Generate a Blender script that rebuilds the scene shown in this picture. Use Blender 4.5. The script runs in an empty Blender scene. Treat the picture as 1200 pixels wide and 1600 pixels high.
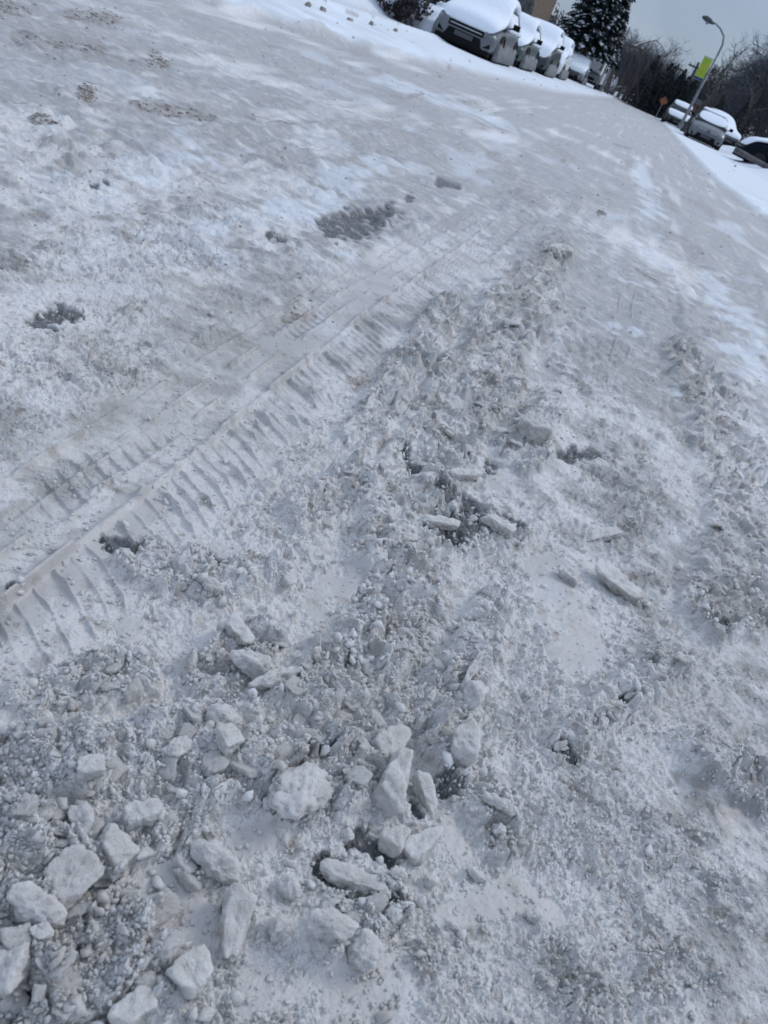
import bpy, bmesh, math, random
import numpy as np
from mathutils import Vector, Matrix
random.seed(7); RS = np.random.RandomState(11)
sc = bpy.context.scene
COL = sc.collection
R_ = math.radians
# ------------------------------------------------------------------ camera geometry
F = 1200.; H = .73; ROLL = R_(24.)
sr, cr = math.sin(ROLL), math.cos(ROLL)
def _rot(x, y):
    dx, dy = x-600., y-800.
    return dx*cr+dy*sr, -dx*sr+dy*cr
u0, v0 = _rot(1000, 155)
PITCH = math.atan2(-v0, F)
PSI = math.atan2(u0, F/math.cos(PITCH))
CP, SP, CA, SA = math.cos(PITCH), math.sin(PITCH), math.cos(-PSI), math.sin(-PSI)
def ray(x, y):
    u, v = _rot(x, y)
    fw = F*CP-v*SP; dn = F*SP+v*CP
    return u*CA+fw*SA, -u*SA+fw*CA, -dn
def G(x, y, z=0.):
    """point of the ground (height z) seen at a place of the photograph, and the pixels per metre there"""
    a, b, d = ray(x, y); t = (z-H)/d
    return a*t, b*t, 1./t
def AT(x, y, Y):
    a, b, d = ray(x, y); t = Y/b
    return Vector((a*t, Y, H+d*t))
fw = Vector((CP*SA, CP*CA, -SP)); rt = Vector((CA, -SA, 0)); up = rt.cross(fw)
cx = cr*rt+sr*up; cy = -sr*rt+cr*up
cam_d = bpy.data.cameras.new("Camera"); cam = bpy.data.objects.new("Camera", cam_d); COL.objects.link(cam)
m = Matrix((cx, cy, -fw)).transposed().to_4x4(); m.translation = Vector((0, 0, H)); cam.matrix_world = m
cam_d.sensor_fit = 'HORIZONTAL'; cam_d.sensor_width = 36; cam_d.lens = 36
cam_d.clip_start = .02; cam_d.clip_end = 6000
cam_d.dof.use_dof = True; cam_d.dof.focus_distance = 1.3; cam_d.dof.aperture_fstop = 14.5
sc.camera = cam
# ------------------------------------------------------------------ helpers
def tag(o, label=None, cat=None, group=None, kind=None):
    if label: o["label"] = label
    if cat: o["category"] = cat
    if group: o["group"] = group
    if kind: o["kind"] = kind
    return o
def empty(name, loc=(0, 0, 0), rz=0.):
    o = bpy.data.objects.new(name, None); COL.objects.link(o); o.location = loc; o.rotation_euler.z = rz
    o.empty_display_size = .2
    return o
def meshobj(name, V, Fs, mat, parent=None, smooth=True, attrs=None):
    me = bpy.data.meshes.new(name)
    if isinstance(Fs, np.ndarray):
        V = np.asarray(V, dtype=np.float32); n = len(Fs); k = Fs.shape[1]
        me.vertices.add(len(V)); me.vertices.foreach_set("co", V.ravel())
        me.loops.add(n*k); me.loops.foreach_set("vertex_index", Fs.astype(np.int32).ravel())
        me.polygons.add(n); me.polygons.foreach_set("loop_start", np.arange(0, n*k, k, dtype=np.int32))
        me.update(calc_edges=True)
    else:
        me.from_pydata([tuple(v) for v in V], [], Fs); me.update()
    if smooth: me.polygons.foreach_set("use_smooth", np.ones(len(me.polygons), dtype=bool))
    if attrs:
        for k, a in attrs.items():
            at = me.attributes.new(k, 'FLOAT', 'POINT'); at.data.foreach_set("value", np.asarray(a, dtype=np.float32))
    me.materials.append(mat)
    o = bpy.data.objects.new(name, me); COL.objects.link(o)
    if parent: o.parent = parent
    return o
class MB:
    def __init__(s): s.v = []; s.f = []
    def add(s, V, Fs):
        b = len(s.v); s.v += [tuple(v) for v in V]; s.f += [tuple(i+b for i in f) for f in Fs]; return s
    def box(s, x0, x1, y0, y1, z0, z1):
        V = [(x, y, z) for z in (z0, z1) for (x, y) in ((x0, y0), (x1, y0), (x1, y1), (x0, y1))]
        return s.add(V, [(0, 3, 2, 1), (4, 5, 6, 7), (0, 1, 5, 4), (1, 2, 6, 5), (2, 3, 7, 6), (3, 0, 4, 7)])
    def tube(s, pts, rads, n=8, cap=True):
        pts = [Vector(p) for p in pts]; rings = []; V = []
        ref = None
        for i, p in enumerate(pts):
            d = (pts[min(i+1, len(pts)-1)]-pts[max(i-1, 0)]).normalized()
            if ref is None:
                ref = Vector((0, 0, 1)) if abs(d.z) < .9 else Vector((1, 0, 0))
            a = d.cross(ref).normalized(); b = a.cross(d).normalized(); ref = b
            r = rads[i] if isinstance(rads, (list, tuple)) else rads
            for k in range(n):
                t = 2*math.pi*k/n; V.append(p+a*(r*math.cos(t))+b*(r*math.sin(t)))
        Fs = []
        for i in range(len(pts)-1):
            for k in range(n):
                k2 = (k+1) % n; Fs.append((i*n+k, i*n+k2, (i+1)*n+k2, (i+1)*n+k))
        if cap: Fs.append(tuple(range(n-1, -1, -1))); Fs.append(tuple((len(pts)-1)*n+k for k in range(n)))
        return s.add(V, Fs)
    def loft(s, rings, cap=True, closed=True):
        n = len(rings[0]); V = [p for r in rings for p in r]; Fs = []
        for i in range(len(rings)-1):
            for k in range(n if closed else n-1):
                k2 = (k+1) % n; Fs.append((i*n+k, i*n+k2, (i+1)*n+k2, (i+1)*n+k))
        if cap: Fs.append(tuple(range(n-1, -1, -1))); Fs.append(tuple((len(rings)-1)*n+k for k in range(n)))
        return s.add(V, Fs)
    def build(s, name, mat, parent=None, smooth=False, bevel=0, sub=0):
        o = meshobj(name, s.v, s.f, mat, parent, smooth)
        bm = bmesh.new(); bm.from_mesh(o.data); bmesh.ops.recalc_face_normals(bm, faces=bm.faces[:])
        if bevel:
            bmesh.ops.bevel(bm, geom=[e for e in bm.edges if len(e.link_faces) == 2 and e.calc_face_angle(0) > .5], offset=bevel, segments=2, affect='EDGES', clamp_overlap=True)
        bm.to_mesh(o.data); bm.free()
        if sub:
            md = o.modifiers.new("s", 'SUBSURF'); md.levels = sub; md.render_levels = sub
        return o
def copy_tree(o, parent=None):
    c = o.copy(); COL.objects.link(c); c.parent = parent
    for ch in o.children: copy_tree(ch, c)
    return c
# ------------------------------------------------------------------ numpy noise
PERM = RS.permutation(4096).astype(np.int32); PERM = np.concatenate([PERM, PERM])
RV = RS.rand(4096, 6).astype(np.float32)
ANG = (RS.rand(4096)*2*np.pi).astype(np.float32); GX, GY = np.cos(ANG), np.sin(ANG)
def _h(i, j, s=0): return PERM[(PERM[(i+s*131) & 4095]+j) & 4095]
def perlin(x, y, seed=0):
    xi = np.floor(x).astype(np.int32); yi = np.floor(y).astype(np.int32)
    xf = (x-xi).astype(np.float32); yf = (y-yi).astype(np.float32)
    u = xf*xf*xf*(xf*(xf*6-15)+10); v = yf*yf*yf*(yf*(yf*6-15)+10)
    def g(di, dj):
        h = _h(xi+di, yi+dj, seed); return GX[h]*(xf-di)+GY[h]*(yf-dj)
    a = g(0, 0); b = g(1, 0); c = g(0, 1); d = g(1, 1)
    return 1.5*((a+u*(b-a))*(1-v)+(c+u*(d-c))*v)
def fbm(x, y, sc_, oct_=4, seed=0, spacing=None, gain=.5, ridged=False):
    out = np.zeros_like(x, dtype=np.float32); a = 1.; w = sc_
    for o in range(oct_):
        if spacing is not None:
            k = np.clip(1.6-2.6*spacing/w, 0, 1)
            if k.max() <= 0: break
        n = perlin(x/w+17.3*o, y/w-9.1*o, seed+o)
        if ridged: n = .5-np.abs(n)*1.4
        out += (n*a*k if spacing is not None else n*a)
        a *= gain; w *= .5
    return out
def worley(x, y, sc_, seed=0):
    """F1, F2 and cell hash of the nearest feature point, plus offset from it (in cell units)"""
    X = x/sc_; Y = y/sc_; xi = np.floor(X).astype(np.int32); yi = np.floor(Y).astype(np.int32)
    f1 = np.full(X.shape, 9., np.float32); f2 = f1.copy(); cid = np.zeros(X.shape, np.int32); ox = np.zeros(X.shape, np.float32); oy = ox.copy()
    for di in (-1, 0, 1):
        for dj in (-1, 0, 1):
            h = _h(xi+di, yi+dj, seed); dx = X-(xi+di+RV[h, 0]); dy = Y-(yi+dj+RV[h, 1]); d = np.sqrt(dx*dx+dy*dy)
            n = d < f1
            f2 = np.where(n, f1, np.minimum(f2, d)); f1 = np.where(n, d, f1); cid = np.where(n, h, cid); ox = np.where(n, dx, ox); oy = np.where(n, dy, oy)
    return f1, f2, cid, ox, oy
def sstep(a, b, x):
    t = np.clip((x-a)/(b-a), 0, 1); return t*t*(3-2*t)
# ------------------------------------------------------------------ materials
def newmat(name):
    mt = bpy.data.materials.new(name); mt.use_nodes = True; nt = mt.node_tree; nt.nodes.clear()
    out = nt.nodes.new('ShaderNodeOutputMaterial'); b = nt.nodes.new('ShaderNodeBsdfPrincipled'); nt.links.new(b.outputs[0], out.inputs[0])
    return mt, nt, b
class N:
    def __init__(s, nt): s.nt = nt; s.tc = None
    def node(s, t, **k):
        n = s.nt.nodes.new(t)
        for a, b in k.items(): setattr(n, a, b)
        return n
    def co(s, kind='Object'):
        if not s.tc: s.tc = s.node('ShaderNodeTexCoord')
        return s.tc.outputs[kind]
    def noise(s, scale, detail=4, rough=.55, kind='Object', dist=0):
        n = s.node('ShaderNodeTexNoise'); n.inputs['Scale'].default_value = scale; n.inputs['Detail'].default_value = detail
        n.inputs['Roughness'].default_value = rough; n.inputs['Distortion'].default_value = dist
        s.nt.links.new(s.co(kind), n.inputs['Vector']); return n.outputs[0]
    def voro(s, scale, kind='Object', feat='F1', out=0):
        n = s.node('ShaderNodeTexVoronoi'); n.feature = feat; n.inputs['Scale'].default_value = scale
        s.nt.links.new(s.co(kind), n.inputs['Vector']); return n.outputs[out]
    def ramp(s, src, a, b, c0=0., c1=1.):
        n = s.node('ShaderNodeMapRange'); n.interpolation_type = 'SMOOTHSTEP'
        n.inputs[1].default_value = a; n.inputs[2].default_value = b; n.inputs[3].default_value = c0; n.inputs[4].default_value = c1
        s.nt.links.new(src, n.inputs[0]); return n.outputs[0]
    def math(s, op, a, b=None):
        n = s.node('ShaderNodeMath', operation=op)
        for i, v in enumerate((a, b)):
            if v is None: continue
            if isinstance(v, (int, float)): n.inputs[i].default_value = v
            else: s.nt.links.new(v, n.inputs[i])
        return n.outputs[0]
    def mix(s, f, a, b):
        n = s.node('ShaderNodeMix', data_type='RGBA')
        for i, v in ((0, f), (6, a), (7, b)):
            if isinstance(v, (int, float)): n.inputs[i].default_value = v
            elif isinstance(v, tuple): n.inputs[i].default_value = (*v, 1)
            else: s.nt.links.new(v, n.inputs[i])
        return n.outputs[2]
    def attr(s, name):
        n = s.node('ShaderNodeAttribute', attribute_name=name); return n.outputs['Fac']
    def bump(s, h, strength, dist, prev=None):
        n = s.node('ShaderNodeBump'); n.inputs['Strength'].default_value = strength; n.inputs['Distance'].default_value = dist
        s.nt.links.new(h, n.inputs['Height'])
        if prev: s.nt.links.new(prev, n.inputs['Normal'])
        return n.outputs[0]
CLEAN = (.80, .855, .92); SLUSH = (.67, .635, .60); BROWN = (.235, .195, .165); ASPH = (.035, .036, .04)
def sss(b, w, sc_):
    b.inputs['Subsurface Weight'].default_value = w; b.inputs['Subsurface Radius'].default_value = (1., .95, .9); b.inputs['Subsurface Scale'].default_value = sc_
def ground_mat():
    mt, nt, b = newmat("road_snow"); n = N(nt); L = nt.links.new
    cl = n.attr('clean'); di = n.attr('dirt'); asx = n.attr('asphalt'); gl = n.attr('glaze')
    v1 = n.noise(2.2, 6, .6); v2 = n.noise(14, 5, .6); v3 = n.noise(60, 4, .65); g = n.noise(420, 3, .7)
    tn = n.attr('tone')
    c = n.mix(n.ramp(tn, -.45, .45), (.36, .35, .34), (.775, .755, .735))
    c = n.mix(n.math('MULTIPLY', n.ramp(v1, .45, .68), .55), c, (.48, .45, .42))
    c = n.mix(n.math('MULTIPLY', n.ramp(v2, .48, .70), .5), c, (.80, .785, .77))
    c = n.mix(n.math('MULTIPLY', n.ramp(v3, .50, .66), .50), c, (.44, .40, .36))
    c = n.mix(n.math('MULTIPLY', gl, .8), c, (.40, .38, .365))
    c = n.mix(cl, c, CLEAN)
    dn = n.math('MULTIPLY', di, n.ramp(n.noise(16, 7, .75), .36, .66)); c = n.mix(dn, c, BROWN)
    # grit: sparse dark specks of sand in the snow
    gp = n.math('MULTIPLY', n.math('LESS_THAN', n.voro(190), .17), n.ramp(n.noise(9, 4), .52, .64))
    c = n.mix(n.math('MULTIPLY', gp, .45), c, (.16, .13, .11))
    ac = n.mix(n.ramp(n.voro(150), .15, .5), (.035, .037, .041), (.095, .098, .105))
    wg = n.math('LESS_THAN', n.voro(120), .24); ac = n.mix(n.math('MULTIPLY', wg, n.ramp(n.noise(40, 4), .40, .50)), ac, (.52, .52, .53))
    c = n.mix(n.math('MULTIPLY', asx, .90), c, ac)
    L(c, b.inputs['Base Color'])
    r = n.math('MULTIPLY', n.ramp(v2, .3, .7, .42, .75), 1.); rr = n.math('SUBTRACT', r, n.math('MULTIPLY', gl, .15)); L(rr, b.inputs['Roughness'])
    b.inputs['Specular IOR Level'].default_value = .5
    h = n.math('ADD', n.math('MULTIPLY', n.noise(170, 5, .7), 1.), n.math('MULTIPLY', g, .55))
    h = n.math('MULTIPLY', n.math('SUBTRACT', h, .78), n.math('SUBTRACT', 1., n.math('MULTIPLY', gl, .8)))
    nb = n.bump(h, .8, .005)
    h2 = n.math('MULTIPLY', n.math('SUBTRACT', 1., n.math('MULTIPLY', gl, .9)), n.math('SUBTRACT', n.math('ADD', n.math('MULTIPLY', n.noise(21, 6, .65), 1.), n.math('MULTIPLY', n.voro(33), .35)), .66))
    h2 = n.math('MULTIPLY', h2, n.math('SUBTRACT', 1., n.math('MULTIPLY', n.math('MAXIMUM', cl, asx), .85)))
    nb = n.bump(h2, .55, .03, nb); L(nb, b.inputs['Normal'])
    return mt
def snow_mat(name, base, dirty, amount=.5, sc_=30., clean=False):
    mt, nt, b = newmat(name); n = N(nt); L = nt.links.new
    oi = n.node('ShaderNodeObjectInfo')
    k = 'Object'
    c = n.mix(n.math('MULTIPLY', n.ramp(n.noise(sc_, 5, .65, k), .40, .68), amount), base, dirty)
    c = n.mix(n.math('MULTIPLY', oi.outputs['Random'], .0 if clean else .22), c, dirty)
    if not clean:
        gp = n.math('MULTIPLY', n.math('LESS_THAN', n.voro(260), .16), n.ramp(n.noise(25, 4), .5, .62)); c = n.mix(n.math('MULTIPLY', gp, .5), c, (.15, .12, .10))
    L(c, b.inputs['Base Color']); b.inputs['Roughness'].default_value = .6; b.inputs['Specular IOR Level'].default_value = .35
    if not clean: sss(b, .7, .010)
    h = n.math('ADD', n.noise(230, 5, .7), n.noise(700, 2, .6)) if not clean else n.noise(9, 5, .6)
    L(n.bump(h, .8, .005 if not clean else .03), b.inputs['Normal'])
    return mt
M = {}
def plain(name, col, rough=.6, metal=0., noise=.15, sc_=8., spec=.5, bump=0):
    mt, nt, b = newmat(name); n = N(nt)
    dark = tuple(c*(1-noise*1.6) for c in col); lite = tuple(min(1, c*(1+noise)) for c in col)
    nt.links.new(n.mix(n.ramp(n.noise(sc_, 6, .65), .3, .7), dark, lite), b.inputs['Base Color'])
    b.inputs['Roughness'].default_value = rough; b.inputs['Metallic'].default_value = metal; b.inputs['Specular IOR Level'].default_value = spec
    if bump: nt.links.new(n.bump(n.noise(sc_*6, 5, .7), .6, bump), b.inputs['Normal'])
    M[name] = mt; return mt
M['ground'] = ground_mat()
M['chunk'] = snow_mat("broken_ice", (.74, .72, .70), (.49, .455, .425), .9, 24)
M['slab'] = snow_mat("packed_ice", (.73, .71, .685), (.46, .42, .38), .9, 18)
M['crumb'] = snow_mat("loose_snow", (.80, .785, .77), (.52, .485, .455), .9, 9)
M['snow'] = snow_mat("fresh_snow", (.80, .855, .92), (.76, .81, .87), .6, 2., clean=True)
plain('silver_paint', (.15, .16, .175), .35, .35, .12, 3); plain('white_paint', (.62, .64, .66), .4, 0, .08, 3)
plain('dark_paint', (.035, .045, .05), .35, 0, .2, 3); plain('green_paint', (.05, .075, .07), .4, 0, .2, 3); plain('navy_paint', (.003, .005, .014), .7, 0, .2, 3, .15)
plain('grey_paint', (.21, .225, .24), .4, .1, .15, 3); plain('black_trim', (.006, .007, .009), .7, 0, .3, 10, .15); plain('glass', (.015, .02, .024), .12, 0, .2, 3)
plain('lamp_glass', (.20, .22, .24), .45, .0, .2, 9); plain('rubber', (.012, .012, .013), .85, 0, .3, 20); plain('rim_metal', (.22, .23, .24), .4, .6, .2, 9)
plain('chrome', (.42, .44, .46), .3, .7, .1, 9); plain('plate_blank', (.05, .055, .06), .5); plain('slush_crust', (.20, .205, .215), .8, 0, .3, 9, bump=.02)
plain('bark', (.10, .085, .075), .9, 0, .35, 6, bump=.02); plain('grey_bark', (.09, .09, .09), .9, 0, .4, 5, bump=.02); plain('twig', (.058, .050, .052), .9, 0, .3, 2)
plain('hazy_twig', (.085, .095, .12), .9, 0, .3, 2); plain('needles', (.012, .028, .030), .8, 0, .4, 3); plain('far_green', (.016, .030, .033), .85, 0, .4, 1.5)  # twig grey is paler and bluer: distance haze put into its colour
plain('brown_wall', (.125, .092, .062), .85, 0, .2, 3, bump=.01); plain('roof_dark', (.03, .033, .038), .8, 0, .3, 4); plain('pole_grey', (.20, .215, .235), .5, .3, .15, 4)
plain('lamp_head', (.04, .055, .055), .4); plain('banner_green', (.30, .46, .045), .7, 0, .08, 2); plain('banner_olive', (.36, .38, .03), .7, 0, .08, 2); plain('banner_blue', (.02, .045, .16), .6); plain('orange', (.24, .075, .035), .6, 0, .1, 5)
plain('wood_pole', (.06, .058, .058), .9, 0, .3, 6); plain('log', (.10, .095, .10), .85, 0, .4, 6); plain('red_wall', (.20, .085, .08), .8, 0, .2, 3); plain('house_wall', (.055, .05, .053), .85, 0, .25, 2)
plain('cloth_dark', (.03, .032, .04), .9, 0, .25, 12); plain('skin', (.38, .24, .19), .6, 0, .05, 12); plain('brick_red', (.16, .075, .055), .8, 0, .3, 4)
# ------------------------------------------------------------------ masks laid out on the ground plane (metres)
def stroke_mask(x, y, strokes, soft=(1.25, .45)):
    """strokes: lists of (px, py, radius_px) of the photograph, turned into capsules on the ground"""
    out = np.zeros_like(x)
    for st in strokes:
        P = []
        for (a, b, r) in st:
            gx, gy, pm = G(a, b); P.append((gx, gy, r/(pm*F)*F if False else r/pm))
        if len(P) == 1: P = [P[0], (P[0][0]+1e-4, P[0][1], P[0][2])]
        for (ax, ay, ar), (bx, by, br) in zip(P[:-1], P[1:]):
            mx, my = (ax+bx)/2, (ay+by)/2; dd = math.hypot(mx, my); k = 1/max(1., min(9., .8*math.sqrt(dd*dd+H*H)/H)); ex, ey = mx/dd, my/dd
            R = max(ar, br)*1.4/k
            sel = np.nonzero((x > min(ax, bx)-R) & (x < max(ax, bx)+R) & (y > min(ay, by)-R) & (y < max(ay, by)+R))[0]
            if not len(sel): continue
            def tf(X, Y):
                q = X*ex+Y*ey; return X+(k-1)*q*ex, Y+(k-1)*q*ey
            X, Y = tf(x[sel], y[sel]); (a0, a1), (b0, b1) = tf(ax, ay), tf(bx, by); dx, dy = b0-a0, b1-a1; L2 = dx*dx+dy*dy+1e-12
            t = np.clip(((X-a0)*dx+(Y-a1)*dy)/L2, 0, 1); d = np.hypot(X-a0-t*dx, Y-a1-t*dy)/(ar+(br-ar)*t)
            out[sel] = np.maximum(out[sel], 1-sstep(soft[1], soft[0], d))
    return out
RUB_BIG = [[(-40, 1230, 120), (120, 1230, 120), (300, 1180, 110), (430, 1160, 110), (560, 1060, 95), (620, 960, 85), (590, 880, 60)],
           [(-40, 1420, 150), (120, 1380, 130), (260, 1340, 90)], [(60, 1560, 120), (200, 1520, 80)], [(480, 1100, 80), (640, 1120, 70), (720, 1060, 50), (760, 960, 45)],
           [(560, 760, 50), (480, 800, 40)], [(440, 1240, 80), (560, 1230, 70)], [(330, 1060, 60), (400, 1010, 50)], [(520, 1480, 60), (600, 1420, 50)]]
RUB_MED = [[(640, 880, 80), (620, 780, 80), (690, 680, 75), (740, 600, 75), (780, 520, 65), (830, 450, 55), (870, 395, 35)], [(820, 690, 60), (860, 640, 40)], [(720, 830, 50), (800, 840, 40)],
           [(1060, 550, 30), (1100, 620, 50), (1150, 720, 60), (1160, 850, 65), (1110, 960, 60), (1190, 960, 60)], [(1040, 1040, 45), (960, 1100, 35), (880, 1170, 35)],
           [(700, 1180, 60), (780, 1320, 40)], [(230, 870, 60), (330, 900, 60), (420, 900, 40)], [(60, 1080, 60), (200, 1060, 60)], [(1100, 1180, 60), (1180, 1240, 50)], [(560, 690, 40), (620, 600, 40), (700, 480, 30)]]
RUB_LOW = [[(900, 340, 30), (940, 260, 22)], [(300, 880, 90), (90, 860, 70)], [(900, 1000, 120), (900, 1250, 130), (1100, 1400, 120), (900, 1550, 90)], [(1000, 780, 90), (940, 700, 70)], [(200, 560, 60), (60, 560, 50)],
           [(300, 380, 60), (120, 400, 60)], [(80, 250, 50), (300, 280, 50)], [(1000, 580, 50)], [(600, 560, 30)]]
GLAZE = [[(60, 930, 55), (230, 770, 40)], [(250, 1110, 35)], [(690, 1290, 25), (720, 1340, 22)], [(700, 1440, 30), (800, 1400, 32), (860, 1430, 26)], [(600, 1560, 70), (480, 1590, 60)], [(540, 900, 35), (500, 940, 30)],
         [(240, 1400, 50), (310, 1450, 45)], [(1150, 1280, 35)], [(860, 900, 50), (900, 1010, 60)], [(420, 560, 40), (600, 430, 30)], [(400, 1320, 40)], [(400, 1560, 50)], [(780, 750, 25)], [(210, 970, 35)], [(350, 860, 35)]]
ASPH_M = [[(515, 352, 26), (560, 350, 34), (610, 330, 20)], [(640, 308, 10)], [(690, 284, 14), (715, 290, 9)], [(425, 370, 14), (440, 374, 9)], [(60, 505, 20), (100, 485, 24)], [(175, 842, 15), (215, 855, 15)], [(765, 728, 15)], [(690, 770, 26), (740, 800, 36), (700, 845, 30)],
          [(790, 812, 20), (805, 830, 12)], [(880, 712, 16), (925, 708, 14)], [(560, 1322, 28), (600, 1345, 18)], [(505, 1360, 22), (560, 1405, 20), (615, 1412, 12)], [(690, 1232, 26)], [(640, 1262, 14), (650, 1280, 10)], [(145, 289, 9), (165, 287, 7)],
          [(968, 1103, 9)], [(872, 1178, 13), (890, 1195, 10)], [(640, 740, 12), (625, 700, 10)], [(20, 910, 10)], [(1010, 1050, 8)], [(1090, 975, 10), (1125, 985, 9)], [(470, 1190, 6), (540, 1170, 6)], [(420, 1255, 7)], [(120, 1500, 8)], [(45, 1560, 10)]]
DIRT_PRINT_M = [[(30, 60, 16), (100, 70, 12), (160, 75, 12)], [(0, 10, 18), (40, 18, 12)], [(205, 162, 6), (225, 172, 8), (280, 178, 12), (335, 186, 8)], [(135, 148, 16)], [(235, 90, 10), (260, 98, 8)], [(385, 180, 5), (460, 195, 5)], [(50, 190, 8), (90, 200, 7)], [(110, 24, 14), (180, 30, 8)],
          [(470, 9, 3.5), (488, 16, 3.5)], [(503, 20, 4)], [(538, 32, 3.5), (553, 37, 5)], [(578, 41, 4)], [(617, 51, 3)], [(610, 27, 2.5), (632, 34, 2.5), (662, 42, 3)], 
          [(640, 150, 5), (660, 145, 5)], [(700, 110, 4)], [(960, 225, 4), (985, 232, 5)], [(940, 330, 6)], [(830, 180, 5)], [(995, 420, 4), (1030, 445, 4)], [(1075, 290, 4)], [(1175, 335, 4)], [(550, 590, 10), (575, 595, 8)], [(1040, 300, 7)], [(880, 250, 5)], [(450, 495, 10), (490, 490, 8)], [(1186, 340, 3)],
          [(1171, 253, 2.5)], [(1140, 255, 2), (1152, 262, 2)], [(1170, 270, 2)]]  # this last row: footprints on the right verge, coloured in as dark spots
def RADW(x): return np.abs(x)*0+.01
def left_edge(y):   # where ploughed clean snow begins beside the left row of cars
    return np.interp(y, [0, 6, 8, 11, 19, 27, 45, 80, 200], [-4.35, -4.3, -4.15, -3.3, -2.75, -2.35, -2.2, -2.0, -2.0])
def right_edge(y):
    return np.interp(y, [0, 8, 12, 17, 49, 80, 300], [3.0, 2.6, 2.36, 1.85, 1.95, 2.2, 2.6])
TR = [G(0, 940), G(330, 682), G(560, 497), G(740, 372)]
def terrain(x, y, sp, want=True):
    x = x.astype(np.float32); y = y.astype(np.float32); sp = sp.astype(np.float32)
    big = stroke_mask(x, y, RUB_BIG); med = stroke_mask(x, y, RUB_MED); low = stroke_mask(x, y, RUB_LOW)
    gl = stroke_mask(x, y, GLAZE, (1.2, .6)); asx = stroke_mask(x, y, ASPH_M, (1.35, .2)); di = stroke_mask(x, y, DIRT_PRINT_M, (1.4, .3))
    r = np.hypot(x, y); gl = sstep(.38, .92, gl*.95+fbm(x, y, .055, 4, 29, sp, .6)*.55)*(gl > .01)
    wx = x+fbm(x, y, .05, 3, 40, sp)*.012+fbm(x, y, .3, 2, 44, sp)*.04; wy = y+fbm(x, y, .05, 3, 50, sp)*.012+fbm(x, y, .3, 2, 54, sp)*.04
    en = fbm(x, y, .8, 5, 3, sp)
    le = left_edge(y)+en*.14; re = right_edge(y)+en*.14
    bankL = sstep(.12, -.28, x-le); bankR = sstep(-.12, .26, x-re); clean = np.maximum(bankL, bankR)
    h = .011*fbm(x, y, .9, 3, 1, sp)+.0065*fbm(x, y, .16, 3, 5, sp)
    # wheel ruts down the street
    rut = np.exp(-((x+.75)/.28)**2)*.4+np.exp(-((x+2.35)/.3)**2)+np.exp(-((x-1.0)/.25)**2)*.6
    h -= rut*.014*sstep(2.5, 6, r)
    h += sstep(3, 7, r)*(1-clean)*(fbm(x*1., y*.45, .22, 4, 8, sp)*.020)
    h += sstep(1.6, 3, r)*sstep(16, 8, r)*(1-clean)*np.abs(fbm(x, y*.8, .11, 4, 12, sp, .65))*.020*(.4+.9*sstep(-.2, .4, fbm(x, y, .6, 3, 15, sp)))
    n_i = fbm(x, y, .12, 4, 9, sp)
    low = np.maximum(low, .75*sstep(-.1, .5, fbm(x, y, .5, 3, 71, sp)+.1))*(1-clean)
    near = np.clip(1.3-r/9., 0, 1)*(1-clean)
    mb = sstep(.25, .8, big+n_i*.45)*near; mm = sstep(.25, .8, med+n_i*.55)*near; ml = sstep(.3, .95, low+n_i*.7)*near
    amp = np.maximum.reduce([mb, .8*mm, .42*ml]); amp = amp*(1-.9*gl*(1-.25*mb)); mb = mb*(1-.85*gl); mm = mm*(1-.85*gl); ml = ml*(1-.85*gl)
    rub = np.zeros_like(x)
    for (s, a, wgt, sd, th) in ((.10, .34, mb, 3, .45), (.062, .48, np.maximum(mb, .8*mm), 13, .42), (.040, .56, np.maximum(mb, mm), 23, .40), (.024, .62, np.maximum.reduce([mb, mm, .55*ml]), 33, .42), (.0145, .62, np.maximum.reduce([mb, mm, .9*ml]), 43, .40), (.009, .5, np.maximum.reduce([mb, mm, ml, .25*near*(1-gl)]), 53, .45), (.0056, .5, np.maximum.reduce([mb, mm, ml, .35*near*(1-gl)]), 63, .45)):
        wgt = wgt*np.clip(1.7-2.2*sp/s, 0, 1)
        sel = np.nonzero(wgt > .01)[0]
        if not len(sel): continue
        ca, sa = math.cos(sd*.7), math.sin(sd*.7); X = (wx[sel]*ca-wy[sel]*sa)*1.25; Y = (wx[sel]*sa+wy[sel]*ca)*.85
        f1, f2, cid, ox, oy = worley(X, Y, s, sd)
        e = sstep(.0, .16, f2-f1)
        k = RV[cid, 2]; on = k > th
        hc = np.where(on, .10+.75*(k-th), 0)
        tl = ((RV[cid, 3]-.5)*ox+(RV[cid, 4]-.5)*oy)*2.0
        lay = np.clip(hc+np.where(on, tl, 0), 0, None)*e*np.where(on, 1, 0)
        rub[sel] = np.maximum(rub[sel], lay*s*a*wgt[sel])+.22*np.minimum(rub[sel], lay*s*a*wgt[sel])
    bl = np.zeros_like(x); wv = .085; aa = .021
    for o_ in range(6):
        kf = np.clip(1.6-2.6*sp/wv, 0, 1); bl += (np.abs(perlin(wx/wv+31*o_, wy/wv-7*o_, 60+o_))-.28)*aa*kf; wv *= .52; aa *= .60
    crust = np.maximum(amp, .16+.34*sstep(-.25, .5, fbm(x, y, .35, 4, 66, sp)))*(1-clean)*np.clip(1.5-r/8., 0, 1)
    rub += bl*crust*(1-.9*gl*(1-.5*mb))
    gm = (.25+.75*sstep(-.35, .35, fbm(x, y, .14, 4, 67, sp)))*(1-.9*gl*(1-.7*mb))*(1-.8*clean)*np.clip(1.5-r/8., 0, 1)
    gr_ = np.zeros_like(x)
    for (wv, aa, sd) in ((.030, .0036, 1), (.017, .0031, 2), (.0095, .0023, 3), (.0055, .0016, 4)):
        gr_ += (np.abs(perlin(wx/wv+3.1*sd, wy/wv-7*sd, 70+sd))-.25)*aa*np.clip(1.6-2.4*sp/wv, 0, 1)*2.
    rub += gr_*gm
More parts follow.
